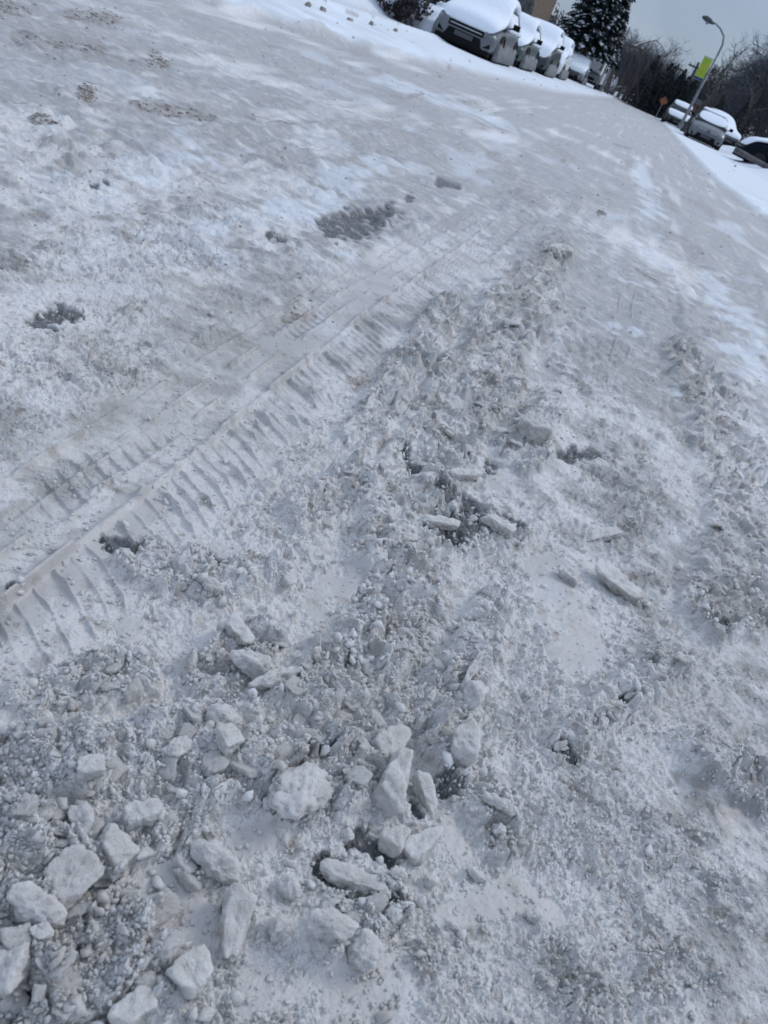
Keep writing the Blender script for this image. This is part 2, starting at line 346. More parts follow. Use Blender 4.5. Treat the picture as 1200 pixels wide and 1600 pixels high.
    h += rub*(1-.75*gl*(1-.6*mb))+.010*big+.013*sstep(0, 1, med)*(1-.9*gl)
    # fine grain
    fine = fbm(x, y, .011, 3, 81, sp, .7)
    h += fine*.0022*(1-.75*gl)*(1-.6*clean)*np.clip(1.5-r/6, 0, 1)
    # -------- tyre track
    tr_v = np.zeros_like(x)
    (ax, ay, _), (bx, by, _) = TR[0], TR[-1]; dx, dy = bx-ax, by-ay; Lk = math.hypot(dx, dy); dx /= Lk; dy /= Lk
    s_ = (x-ax)*dx+(y-ay)*dy; t_ = (x-ax)*dy-(y-ay)*dx    # t to the right
    wob = .012*perlin(s_/.5, s_*0+.3, 5)
    # the ridge follows its waypoints
    wp = [((p[0]-ax)*dx+(p[1]-ay)*dy, (p[0]-ax)*dy-(p[1]-ay)*dx) for p in TR]
    t_ = t_-np.interp(s_, [w[0] for w in wp], [w[1] for w in wp])-wob*.4
    brk = sstep(-.35, .1, fbm(x, y, .13, 3, 91, sp))
    zone = sstep(-.20, -.16, t_)*sstep(.135, .11, t_)*sstep(-.35, .0, s_)*sstep(Lk+1.2, Lk-.3, s_)
    keep = zone*(1-.8*mb)*(1-.55*mm)
    flat = h*(1-.85*keep)
    h = flat
    def ridge(t0, w): return np.exp(-((t_-t0)/w)**2)
    lug = (s_*1.+np.abs(t_)*.40+1.6*t_*t_+.004*perlin(s_/.09, t_/.05, 33)+.0016*perlin(s_/.02, t_/.02, 34))
    def bars(per, ph, duty=.18):
        u_ = lug/per+ph; idx = np.floor(u_).astype(np.int32); dd_ = (u_-idx-.5)*per; rn = RV[(idx*37+int(per*1e4)) & 4095, 2]
        return np.exp(-((dd_-(rn-.5)*.006)/(.0026+.0014*rn))**2)*(.35+.65*RV[(idx*53+7) & 4095, 1])
    rr_ = ridge(0, .0070)*.019*(.30+.70*brk)+ridge(-.055, .0045)*.010*brk+ridge(-.105, .0045)*.011*brk+ridge(-.155, .005)*.010*brk
    bb = bars(.036, 0)*sstep(.008, .014, t_)*sstep(.125+.035*perlin(s_/.045, t_*0, 7), .095+.035*perlin(s_/.045, t_*0, 7), t_)*.013*(.35+.65*brk)*(.55+.65*np.clip(perlin(s_/.05, t_/.03, 37)+.4, 0, 1))
    bb += bars(.030, .3, .14)*sstep(-.052, -.046, t_)*sstep(-.006, -.012, t_)*.0062*brk
    bb += bars(.034, .6, .14)*sstep(-.152, -.146, t_)*sstep(-.11, -.118, t_)*.006*brk
    h += (rr_+bb)*keep-.006*keep
    # a second, older track leading up the street to the left of it, and one through the right slush
    for (p0, p1, sd) in (((-60, 830), (480, 470), 2), ((520, 700), (905, 320), 3), ((930, 880), (985, 420), 4), ((150, 330), (640, 190), 6)):
        a0 = G(*p0); b0 = G(*p1); ex, ey = b0[0]-a0[0], b0[1]-a0[1]; Le = math.hypot(ex, ey); ex /= Le; ey /= Le
        s2 = (x-a0[0])*ex+(y-a0[1])*ey; t2 = (x-a0[0])*ey-(y-a0[1])*ex+.01*perlin(s2/.3, s2*0+sd, 15)
        z2 = sstep(-.09, -.07, t2)*sstep(.09, .07, t2)*sstep(-.1, .1, s2)*sstep(Le+.4, Le-.1, s2)*sstep(-.1, .3, fbm(x, y, .3, 2, 95+sd, sp))*(1-mb)
        q2 = np.abs((((s2+np.abs(t2)*.5)/.034) % 1.)-.5)*2
        h += z2*1.8*(.0032*sstep(.7, 1, q2)*np.clip(1.5-sp/.01, 0, 1)+.004*np.exp(-((np.abs(t2)-.03)/.004)**2)+.0045*np.exp(-((np.abs(t2)-.08)/.006)**2)-.003)
    for (x0_, w_, a_, sd) in ((-1.55, .03, .016, 1), (-.30, .02, .010, 2), (.38, .025, .012, 3), (.62, .02, .010, 4), (-2.9, .04, .020, 5), (1.3, .03, .014, 6), (-2.0, .03, .014, 7), (-1.05, .02, .010, 8)):
        xr = x-x0_-.05*perlin(y/3., y*0+sd, 19)-.008*perlin(y/.2, y*0+sd, 20)
        h += a_*np.exp(-(xr/w_)**2)*sstep(1.8, 3, r)*(1-clean)*sstep(-.35, .25, fbm(x, y*.4, .5, 3, 191+sd, sp))*np.clip(sstep(-.1, .25, perlin(y/1.9+sd*3.3, y*0+sd, 23)), 0, 1)
    # asphalt showing through
    an = fbm(x, y, .045, 5, 101, sp, .75)*(1+.45*sstep(1.6, 3, r))
    a_m = sstep(.28, .90, (asx*1.02+an*.62)*(1+.25*sstep(2.4, 1.4, r)))*(asx > .01)
    a_m *= 1-sstep(.015, .032, rub)*sstep(-.2, .2, r-.1)
    h -= a_m*.009
    di = sstep(.3, .75, di+fbm(x, y, .05, 4, 111, sp, .65)*.5)*(di > .01)*(1-a_m)
    sd_ = stroke_mask(x, y, [[(1050, 560, 30), (1110, 650, 40), (1150, 800, 40)], [(880, 390, 25), (800, 480, 40), (740, 580, 45), (800, 650, 40)], [(560, 1000, 60), (690, 940, 40), (600, 850, 40)], [(100, 60, 50), (250, 100, 30)], [(550, 350, 50)], [(480, 480, 30)], [(560, 590, 25)]], (1.5, .1))
    di = np.maximum(di, .72*sstep(.2, .85, sd_*.6+fbm(x, y, .035, 4, 113, sp, .65)*.9))
    # hidden drift of grey crust in the ruts
    di = np.maximum(di, .5*sstep(.2, .6, fbm(x*1., y*.30, .5, 4, 121, sp))*(1-clean)*sstep(3, 7, r))
    # -------- verges
    h += bankL*(.07+.05*sstep(0, -1.5, x-le)+.02*fbm(x, y, .5, 4, 131, sp))
    h += (.07*np.exp(-((x-le+.15)/.13)**2)+.06*np.exp(-((x-re-.15)/.13)**2))*np.clip(.5+1.2*fbm(x, y, .5, 4, 137, sp), 0, 1.6)*sstep(5, 8, r)
    kl = np.exp(-((x+5.55+.1*en)/.22)**2); h += kl*.10*bankL*(.8+.5*fbm(x, y, .4, 4, 141, sp))
    walk = sstep(-5.8, -6.1, x)*sstep(-7.9, -7.5, x); h -= walk*.07
    h += sstep(-7.6, -8.6, x)*(.28+.12*fbm(x, y, 1.2, 4, 151, sp))
    h += bankR*(.05+.02*fbm(x, y, .5, 4, 132, sp))+sstep(0, .4, x-re)*.02
    h += sstep(4.7, 6.6, x)*(.40+.05*fbm(x, y, 1., 4, 133, sp))*sstep(10, 24, y)
    # the ground lifts very slightly in the distance
    clean = np.clip(clean*(1-.35*walk)*(.8+.35*en), 0, 1)
    # patches of whiter, wind-blown snow on the packed street
    wp_ = stroke_mask(x, y, [[(60, 440, 70), (250, 400, 70), (430, 340, 60), (600, 260, 40)], [(100, 300, 50), (300, 240, 50)], [(1120, 440, 40), (1180, 560, 40)], [(1000, 510, 20)], [(850, 930, 50)], [(1020, 330, 30), (1000, 260, 20)], [(600, 120, 20), (800, 200, 15)]], (1.4, .1))
    clean = np.maximum(clean, .62*(.25+.75*sstep(1.5, 2.6, r))*sstep(.25, .9, wp_*.8+fbm(x, y, .25, 5, 161, sp, .6)*.7)*(1-amp*.8))
    clean = np.maximum(clean, .42*sstep(.2, .7, fbm(x, y*.5, .6, 5, 171, sp, .6))*(1-amp*.7)*sstep(2, 5, r))
    clean = np.maximum(clean, .12*sstep(1.2, 3.2, r)*(1-amp)*(1-a_m))
    tone = fbm(x, y*.45, .7, 5, 181, sp, .62)*.75+fbm(x, y, .09, 4, 186, sp, .6)*.55+.34*mb-.06*mm*(1-mb)+.30*np.clip(1.6-r/2.2, 0, 1)-.42*sstep(1.2, 4.5, r)-.30*rut*sstep(2., 5, r)*(.5+fbm(x, y*.1, .4, 3, 188, sp))+.5*fbm(x, y*.05, .16, 3, 189, np.minimum(sp, RADW(x)))*sstep(2, 6, r)
    # -------- small snow seams squeezed up between tyre blocks
    for seam in ([(912, 1245), (908, 1290), (920, 1330), (908, 1365)], [(830, 1300), (820, 1350)], [(893, 1470), (890, 1600)], [(1002, 1500), (1000, 1600)], [(1002, 1350), (1002, 1460)], [(783, 925), (775, 975)]):
        P = [G(*p) for p in seam]
        for (a0, b0) in zip(P[:-1], P[1:]):
            sel = np.nonzero((np.abs(x-a0[0]) < .3) & (np.abs(y-a0[1]) < .3))[0]
            if not len(sel): continue
            X = x[sel]+.004*perlin(x[sel]/.02, y[sel]/.02, 3); Y = y[sel]; ex, ey = b0[0]-a0[0], b0[1]-a0[1]
            t = np.clip(((X-a0[0])*ex+(Y-a0[1])*ey)/(ex*ex+ey*ey), 0, 1); d = np.hypot(X-a0[0]-t*ex, Y-a0[1]-t*ey)
            h[sel] += .007*np.exp(-(d/.0035)**2)
    return h, clean, di, a_m, np.clip(gl*(1-.6*amp)+.35*keep, 0, 1), amp, tone
# ------------------------------------------------------------------ ground: one polar sheet round the standing point, to the horizon
dep = np.radians(np.linspace(73, .12, 1500)); rr = H/np.tan(dep)
rr = np.concatenate([[.02, .08, .15], rr, [500, 800, 1500, 3000]])
az_d = np.radians(np.linspace(-43, 49, 1650)); az_s = np.radians(np.linspace(49, 317, 110)[1:-1]); az = np.concatenate([az_d, az_s])
NR, NA = len(rr), len(az)
RRm, AZm = np.meshgrid(rr, az, indexing='ij')
gx = (RRm*np.sin(AZm)).ravel(); gy = (RRm*np.cos(AZm)).ravel()
drr = np.gradient(rr); spm = np.maximum(drr[:, None], RRm*np.gradient(az)[None, :].clip(0)).ravel()
spm = np.minimum(spm, np.maximum(drr[:, None]*.6, 0)+RRm*.0 + np.abs(RRm*np.gradient(az)[None, :])*1.0).ravel() if False else spm
gh, gclean, gdirt, gasph, gglaze, gamp, gtone = terrain(gx, gy, spm)
V = np.stack([gx, gy, gh], 1)
V = np.concatenate([V, [[0, 0, float(gh[:NA].mean())]]])
i = np.arange(NR-1)[:, None]*NA; j = np.arange(NA)[None, :]; j2 = (j+1) % NA
Fq = np.stack([i+j, i+NA+j, i+NA+j2, i+j2], -1).reshape(-1, 4)
z0 = lambda a: np.concatenate([a, [0]])
ground = meshobj("ground", V, Fq[:, ::-1], M['ground'], attrs=dict(clean=z0(gclean), dirt=z0(gdirt), asphalt=z0(gasph), glaze=z0(gglaze), tone=z0(gtone)))
tag(ground, kind='structure')
def hgt(x, y):
    x = np.atleast_1d(np.asarray(x, float)); y = np.atleast_1d(np.asarray(y, float))
    return terrain(x, y, np.full(x.shape, .003))[0]
# quick look-up of the sheet's own height and rubble mask
def lut(x, y):
    r = np.hypot(x, y); a = np.arctan2(x, y)
    ii = np.clip(np.searchsorted(rr, r), 1, NR-1); jj = np.clip(np.searchsorted(az_d, a), 1, len(az_d)-1)
    k = ii*NA+jj; return gh[k], gamp[k]*(1-.8*gglaze[k]), gasph[k], gclean[k]
# ------------------------------------------------------------------ ice chunks
def ico(sub):
    bm = bmesh.new(); bmesh.ops.create_icosphere(bm, subdivisions=sub, radius=1.); V = np.array([v.co[:] for v in bm.verts], np.float32)
    Fs = np.array([[v.index for v in f.verts] for f in bm.faces], np.int32); bm.free(); return V, Fs
ICO = {k: ico(k) for k in (1, 2, 3, 4, 5)}
def n3(P, s, seed):  # cheap 3-D noise from three 2-D slices
    p = P/s
    return (perlin(p[:, 0]+seed*3.7, p[:, 1]+p[:, 2]*.7, seed)+perlin(p[:, 1]-seed*1.3, p[:, 2]+p[:, 0]*.6, seed+1)+perlin(p[:, 2]+5.1, p[:, 0]-p[:, 1]*.8, seed+2))/2.
def chunk_verts(dims, seed, sub=4, planes=9, rough=1., sharp=14., slab=False):
    """a broken lump: unit sphere cut by random planes, scaled to dims (half sizes), roughened"""
    rs = np.random.RandomState(seed); D = ICO[sub][0]; planes = 5 if slab else planes+4; sharp = sharp*2.
    n = rs.normal(size=(planes, 3)); n /= np.linalg.norm(n, axis=1)[:, None]; d = .60+.36*rs.rand(planes)**.8
    if slab:
        n = np.concatenate([n*np.array([1, 1, .25]), [[0, 0, 1], [0, 0, -1]], [[1, 0, 0], [-1, 0, 0], [0, 1, 0], [0, -1, 0]]+rs.normal(size=(4, 3))*.22]); n /= np.linalg.norm(n, axis=1)[:, None]
        d = np.concatenate([.92+.3*rs.rand(planes), [.62, .62], .72+.12*rs.rand(4)])
    dots = np.clip(D@n.T, 1e-3, None)/d[None, :]
    rad = 1/np.power((dots**sharp).sum(1)+.9**sharp, 1/sharp)
    P = D*rad[:, None]*np.asarray(dims)[None, :]
    s = float(np.mean(dims)); nm = D
    if sub <= 2: P = P*(1+rs.uniform(-.20, .24, (len(P), 1)))
    P = P+nm*(n3(P, s*.9, seed % 50)*s*.15*rough+n3(P, s*.40, seed % 50+7)*s*.13*rough-np.abs(n3(P, s*.22, seed % 50+9))*s*.13*rough+n3(P, s*.07, seed % 50+3)*s*.03*rough)[:, None]
    return P
def rotm(rx, ry, rz): return np.array((Matrix.Rotation(rz, 3, 'Z') @ Matrix.Rotation(ry, 3, 'Y') @ Matrix.Rotation(rx, 3, 'X')))
# (x1,y1)-(x2,y2): long axis on the photograph, width px, thickness/width, tilt degrees, name, slab?, label
CH = [
 (497,1348,608,1402,36,.75,4,'ice_slab',1,"long pale slab of packed ice lying over the dark wet hole"),
 (588,1296,624,1178,46,.75,18,'ice_slab',1,"tall grey ice wedge leaning upward just above the dark hole"),
 (572,1188,640,1148,48,.6,10,'ice_block',1,"squarish pale ice block at the head of the tall grey wedge"),
 (706,1226,712,1146,40,.8,22,'ice_slab',1,"upright box-shaped ice slab right of the split ice wedges"),
 (643,1210,684,1288,24,.9,14,'ice_slab',1,"narrow curved ice shard between tall wedge and upright box-shaped slab"),
 (590,1336,640,1300,36,.7,12,'ice_block',1,"jagged ice piece at the foot of the tall grey wedge"),
 (620,1348,690,1302,36,.7,10,'ice_block',1,"wedge-shaped ice piece right of the dark hole, below narrow shard"),
 (530,1312,552,1300,30,.8,0,'ice_chunk',0,"small rounded ice nub standing alone on the black hole"),
 (722,1118,746,1078,38,.8,20,'ice_chunk',0,"rough grey snow lump directly above the upright box-shaped slab"),
 (704,1108,746,1030,14,2.0,4,'ice_slab',1,"thin ice blade standing on edge above the rough grey lump"),
 (302,1325,362,1384,52,.75,6,'ice_chunk',0,"rounded ice cobble with a brown stain left of centre foreground"),
 (378,1386,350,1528,50,.8,12,'ice_slab',1,"big tapering ice wedge pointing down between brown-stained cobble and frame bottom"),
 (272,1572,318,1484,66,.8,8,'ice_chunk',1,"stout squared ice boulder left of the big tapering wedge"),
 (165,1612,256,1550,48,.8,6,'ice_slab',1,"smooth log-like ice bar cut by the bottom edge of the photo"),
 (438,1370,464,1416,30,.8,5,'ice_chunk',0,"pointed ice fragment left of the long pale slab"),
 (412,1452,450,1458,44,.8,0,'ice_chunk',0,"round ice knob right of the big tapering wedge"),
 (456,1466,538,1484,44,.7,4,'ice_chunk',0,"flat-topped ice piece right of the round ice knob"),
 (556,1456,566,1542,50,.7,5,'ice_chunk',0,"standing oval ice piece lowest of the central loose pieces"),
 (494,1432,526,1412,20,.8,0,'ice_chunk',0,"small lumpy ice piece above the flat-topped piece"),
 (152,1316,206,1366,50,.7,12,'ice_chunk',1,"tan-shaded triangular ice piece in the left rubble"),
 (58,1408,158,1352,82,.6,14,'ice_block',1,"broad slanted ice plate tilted up beside the tan triangular piece"),
 (14,1410,98,1452,52,.7,6,'ice_chunk',0,"knobbly ice lump under the broad slanted plate"),
 (-30,1540,52,1500,92,.7,8,'ice_chunk',0,"large dark grey ice boulder cut by the left edge of the photo"),
 (38,1484,82,1468,32,.8,6,'ice_chunk',1,"small white ice piece between large boulder and knobbly lump"),
 (178,1304,248,1280,42,.7,8,'ice_chunk',1,"flat grey ice piece above right of the tan triangular piece"),
 (98,1304,150,1290,52,.7,8,'ice_chunk',0,"pale blocky ice piece above left of the tan triangular piece"),
 (108,1242,162,1236,36,.7,6,'ice_chunk',1,"rectangular ice tile high in the left rubble"),
 (350,978,388,1022,34,.6,8,'ice_chunk',1,"smooth oval ice flake on the grey glazed ice left of centre"),
 (358,1038,418,1064,46,.7,4,'ice_chunk',0,"crusty snow ball just below the smooth oval flake"),
 (324,1186,372,1170,52,.7,10,'ice_chunk',1,"wedge-faced ice piece in the middle of the left rubble"),
 (318,1126,366,1138,42,.7,6,'ice_chunk',0,"domed snow piece above the wedge-faced ice piece"),
 (418,1204,456,1212,32,.5,12,'ice_chunk',1,"thin disc-like ice flake on top of the crumbled ridge"),
 (244,1194,300,1178,46,.7,6,'ice_chunk',0,"wide snow lump left of the wedge-faced ice piece"),
 (436,904,458,920,24,.6,6,'ice_chunk',1,"little angular ice piece on grey glaze below the tyre track"),
 (312,922,350,926,26,.6,6,'ice_chunk',0,"white snow scrap at the edge of the tread platform"),
 (380,1088,482,1060,26,.8,2,'ice_chunk',0,"long low ridge of crusted snow like a loaf"),
 (412,1284,518,1236,92,.26,3,'ice_chunk',0,"broad rounded crust of dirty ice left of the tall grey wedge"),
 (762,1303,782,1308,26,.8,0,'ice_chunk',0,"bright round snow pebble on wet ice right of the upright slab"),
 (744,1266,790,1286,28,.6,0,'ice_chunk',0,"flat crumbly snow patch above the bright round pebble"),
 (730,1358,760,1378,20,.8,0,'ice_chunk',0,"bright snow crumb below the bright round pebble"),
 (605,1368,634,1372,26,.8,0,'ice_chunk',0,"white snow nodule at the right tip of the long pale slab"),
 (660,1372,684,1378,24,.8,0,'ice_chunk',0,"snow nodule right of the white nodule by the long slab"),
 (592,1440,620,1438,26,.8,0,'ice_chunk',0,"snow nodule below the middle of the long pale slab"),
 (648,1408,664,1414,20,.9,0,'ice_chunk',0,"egg-shaped snow pebble on smooth ice right of the long slab"),
 (822,1418,846,1442,24,.7,0,'ice_chunk',0,"notched snow lump on smooth ice in the lower right"),
 (806,694,842,690,46,.9,14,'ice_block',1,"grey block of slush standing at the right of the churned track"),
 (772,676,794,674,14,.5,0,'ice_chunk',1,"small pale ice flake left of the grey slush block"),
 (608,700,642,690,13,.5,10,'ice_chunk',1,"thin curled ice flake above the wide bare patch"),
 (648,818,716,834,22,.6,4,'ice_slab',1,"pale ice bar across the near edge of the wide bare patch"),
 (748,816,802,846,26,.7,4,'ice_slab',1,"ice bar bounding the right side of the wide bare patch"),
 (698,738,756,746,20,.7,4,'ice_slab',1,"ice bar along the far side of the wide bare patch"),
 (908,832,978,830,26,.4,6,'ice_slab',1,"thin overhanging ice sheet right of the wide bare patch"),
 (918,888,1002,944,50,.35,7,'ice_slab',1,"large flat ice sheet lifted off the packed snow on the right"),
 (872,896,902,912,30,.6,4,'ice_chunk',0,"rough snow lump left of the large flat ice sheet"),
 (846,404,892,408,20,.8,0,'ice_chunk',0,"white crest block at the far end of the churned slush"),
 (700,1440,720,1452,14,.8,0,'ice_chunk',0,"tiny snow pebble near the bottom centre right"),
]
def mkchunk(x1, y1, x2, y2, w, th, tilt, name, slab, label, seed, sub=5, group=None, cat='ice chunk'):
    a = G(x1, y1, .01); b = G(x2, y2, .01); cxx, cyy = (a[0]+b[0])/2, (a[1]+b[1])/2
    pm = 2/(1/a[2]+1/b[2]); wid = w/pm
    ln = math.hypot(b[0]-a[0], b[1]-a[1]); vert = abs(b[1]-a[1])/max(ln, 1e-6)
    ln = max(ln*(1-.30*vert), wid*.7)        # part of the apparent length is height
    wd = wid*(.85+.0*vert); tk = wid*th*1.25
    P = chunk_verts((ln*.56, wd*.60, tk*.62), seed, sub, 8 if slab else 11, 1.0 if slab else 1.3, 16 if slab else 10, bool(slab))
    rz = math.atan2(b[1]-a[1], b[0]-a[0]); Rm = rotm(R_(random.uniform(-6, 6)), R_(-tilt if rz >= 0 else tilt), 0)
    P = P@Rm.T
    if 'wedge' in label and slab: P[:, 1:] *= (1-.42*P[:, :1]/np.abs(P[:, 0]).max())
    z = float(lut(np.array([cxx]), np.array([cyy]))[0][0])
    zmin = P[:, 2].min(); P[:, 2] -= zmin*(.74 if slab else .58)
    o = meshobj(name, P, ICO[sub][1], M['slab'] if slab else M['chunk'])
    o.location = (cxx, cyy, z); o.rotation_euler.z = rz
    tag(o, label, cat, group); return o
for k, c in enumerate(CH): mkchunk(*c, seed=100+k)
# medium rubble, each piece its own object
protos = []
for k in range(10):
    P = chunk_verts((.5, .42+.1*(k % 3), .34), 300+k, 4, 9, 1.1, 12, k % 2 == 0)
    me_o = meshobj("ice_chunk", P, ICO[4][1], M['chunk']); protos.append(me_o)
first = [True]*10
def scatter_px(n, cond, seed):
    rs = np.random.RandomState(seed); out = []
    while len(out) < n:
        px, py = rs.uniform(-20, 1220), rs.uniform(380, 1620); X, Y, pm = G(px, py)
        hh, am, asx, cl = [float(v[0]) for v in lut(np.array([X]), np.array([Y]))]
        if cond(px, py, am, rs): out.append((px, py, X, Y, hh, pm, rs))
    return out
cnt = 0
for (px, py, X, Y, hh, pm, rs) in scatter_px(230, lambda px, py, am, rs: (am > .72 and py > 880 and px < 780) or (am > .60 and py > 500 and rs.rand() < .8), 5):
    k = cnt % 10; p = protos[k]
    o = p if first[k] else p.copy()
    if not first[k]: COL.objects.link(o)
    first[k] = False
    s = min(rs.uniform(14, 30)*(rs.uniform(1.1, 2.1) if py > 1080 and px < 600 else 1.)/pm, .072)
    o.scale = (s, s*rs.uniform(.55, 1), s*rs.uniform(.4, .8)); o.location = (X, Y, hh-s*.02); o.rotation_euler = (rs.uniform(-.6, .6), rs.uniform(-.6, .6), rs.uniform(0, 6.28))
    left = px < 560; tag(o, "small broken piece of dirty ice among the churned rubble in the foreground", 'ice chunk', 'small ice pieces in the rubble'); cnt += 1
# loose snow crumbs: thousands, one stuff object
def hull(seed, n):
    rs = np.random.RandomState(seed); bm = bmesh.new()
    for _ in range(n):
        v = rs.normal(size=3); v /= np.linalg.norm(v); bm.verts.new(tuple(v*np.array([.5, .42, .34])*rs.uniform(.65, 1.15)))
    res = bmesh.ops.convex_hull(bm, input=bm.verts[:]); bmesh.ops.delete(bm, geom=[v for v in bm.verts if not v.link_faces], context='VERTS'); bmesh.ops.triangulate(bm, faces=bm.faces[:])
    bm.verts.index_update(); V = np.array([v.co[:] for v in bm.verts], np.float32); Fs = np.array([[v.index for v in f.verts] for f in bm.faces], np.int32); bm.free(); return V, Fs
def crumbs(n, seed, smin, smax, sub, cond, name, kk=1.6):
    rs = np.random.RandomState(seed); base = [hull(500+seed+q, 9+4*sub) for q in range(40)]
    px = rs.uniform(-40, 1240, n*6); py = 300+1330*rs.rand(n*6)**.8; X, Y = np.zeros(n*6), np.zeros(n*6); pm = np.zeros(n*6)
    for q in range(n*6): X[q], Y[q], pm[q] = G(px[q], py[q])
    hh, am, asx, cl = lut(X, Y)
    keep = np.nonzero((rs.rand(n*6) < cond(am, asx, px, py)))[0][:n]
    Vs = []; Fo = []; nb = 0
    for c, q in enumerate(keep):
        s = smin*(smax/smin)**(rs.rand()**kk); s = max(s, 1.2/pm[q])
        bv, bf = base[c % 40]; P = bv*np.array([s, s*rs.uniform(.7, 1), s*rs.uniform(.6, 1)])
        P = P@rotm(*rs.uniform(0, 6.28, 3)).T+np.array([X[q], Y[q], hh[q]+s*.12]); Vs.append(P); Fo.append(bf+nb); nb += len(bv)
    o = meshobj(name, np.concatenate(Vs), np.concatenate(Fo), M['crumb'], smooth=False); return o
o = crumbs(36000, 9, .0022, .011, 1, lambda am, a, px, py: np.clip(.10+am*.9, 0, 1)*(1-.5*a), "snow_crumbs", 2.0)
tag(o, "loose white snow crumbs scattered over the churned slush", "snow", kind='stuff')
o = crumbs(3200, 19, .008, .024, 2, lambda am, a, px, py: np.clip((am-.35)*1.2, 0.0, 1)*np.where((py > 380) & (py < 1050), 1., .12)+.01, "snow_lumps", 1.8)
tag(o, "small snow lumps strewn thickly through the slush", "snow", kind='stuff')
def gh_at(X, Y): return float(lut(np.array([X]), np.array([Y]))[0][0])
def clods(n, seed, strokes, name, smin, smax, mat, bg=()):
    rs = np.random.RandomState(seed); D, Fs = ICO[1]; Vs = []; Fo = []; c = 0
    base = [chunk_verts((.5, .42, .30), 900+q, 1, 8, 1.3, 9) for q in range(16)]
    for k in range(n):
        if rs.rand() < .35 or not bg:
            st = strokes[rs.randint(len(strokes))]; q = rs.randint(max(1, len(st)-1)); a = st[q]; b = st[min(q+1, len(st)-1)]; t = rs.rand()
            px = a[0]+(b[0]-a[0])*t+rs.normal()*a[2]*.5; py = a[1]+(b[1]-a[1])*t+rs.normal()*a[2]*.5
        else: px, py = rs.uniform(bg[0], bg[1]), rs.uniform(bg[2], bg[3])
        X, Y, pm = G(px, py)
        if pm < 8 or Y < 0: continue
        hh = float(lut(np.array([X]), np.array([Y]))[0][0]); s = min(rs.uniform(smin, smax)/pm, .16)
        P = (base[c % 16]*np.array([s, s*rs.uniform(.7, 1.3), s*rs.uniform(.4, .8)]))@rotm(0, 0, rs.uniform(0, 6.28)).T+np.array([X, Y, hh+s*.05]); Vs.append(P); Fo.append(Fs+c*len(D)); c += 1
    return meshobj(name, np.concatenate(Vs), np.concatenate(Fo), mat, smooth=False)
plain('clod', (.33, .29, .26), .85, 0, .3, 8, bump=.01); plain('grey_clod', (.48, .455, .43), .8, 0, .3, 8, bump=.01)
FAR = [s_ for s_ in DIRT_PRINT_M if s_[0][1] < 360 and s_[0][2] > 5.5 and s_[0][0] < 1000]
o = clods(420, 31, FAR, "slush_clods", 2, 7, M['clod']); tag(o, "brown frozen clods strung along the far tyre ruts", "slush", kind='stuff')
o = clods(1500, 33, FAR, "slush_bits", 2, 6, M['grey_clod'], (0, 1150, 30, 700)); tag(o, "grey frozen bits sprinkled over the packed street snow", "slush", kind='stuff')
for k, (px, py, w_) in enumerate(((480, 12, 18), (503, 20, 9), (545, 35, 20), (579, 41, 10), (617, 51, 7), (1149, 259, 4), (1171, 254, 6), (632, 33, 9), (655, 40, 12))):
    X, Y, pm = G(px, py, .10); P = chunk_verts((w_/pm*.55, .05, .05), 950+k, 3, 9, 1.1); o = meshobj('kerb_or_footprint', P, ICO[3][1], M['clod']); o.location = (X, Y, gh_at(X, Y)+.012); o.rotation_euler.z = 1.5 if k not in (5, 6) else .3  # the two turned pieces on the right are lumps added for footprints
    tag(o, "small dark lump standing for bare kerb or a footprint in the clean snow bank", 'kerb stone', 'bare kerb bits in the snow bank')
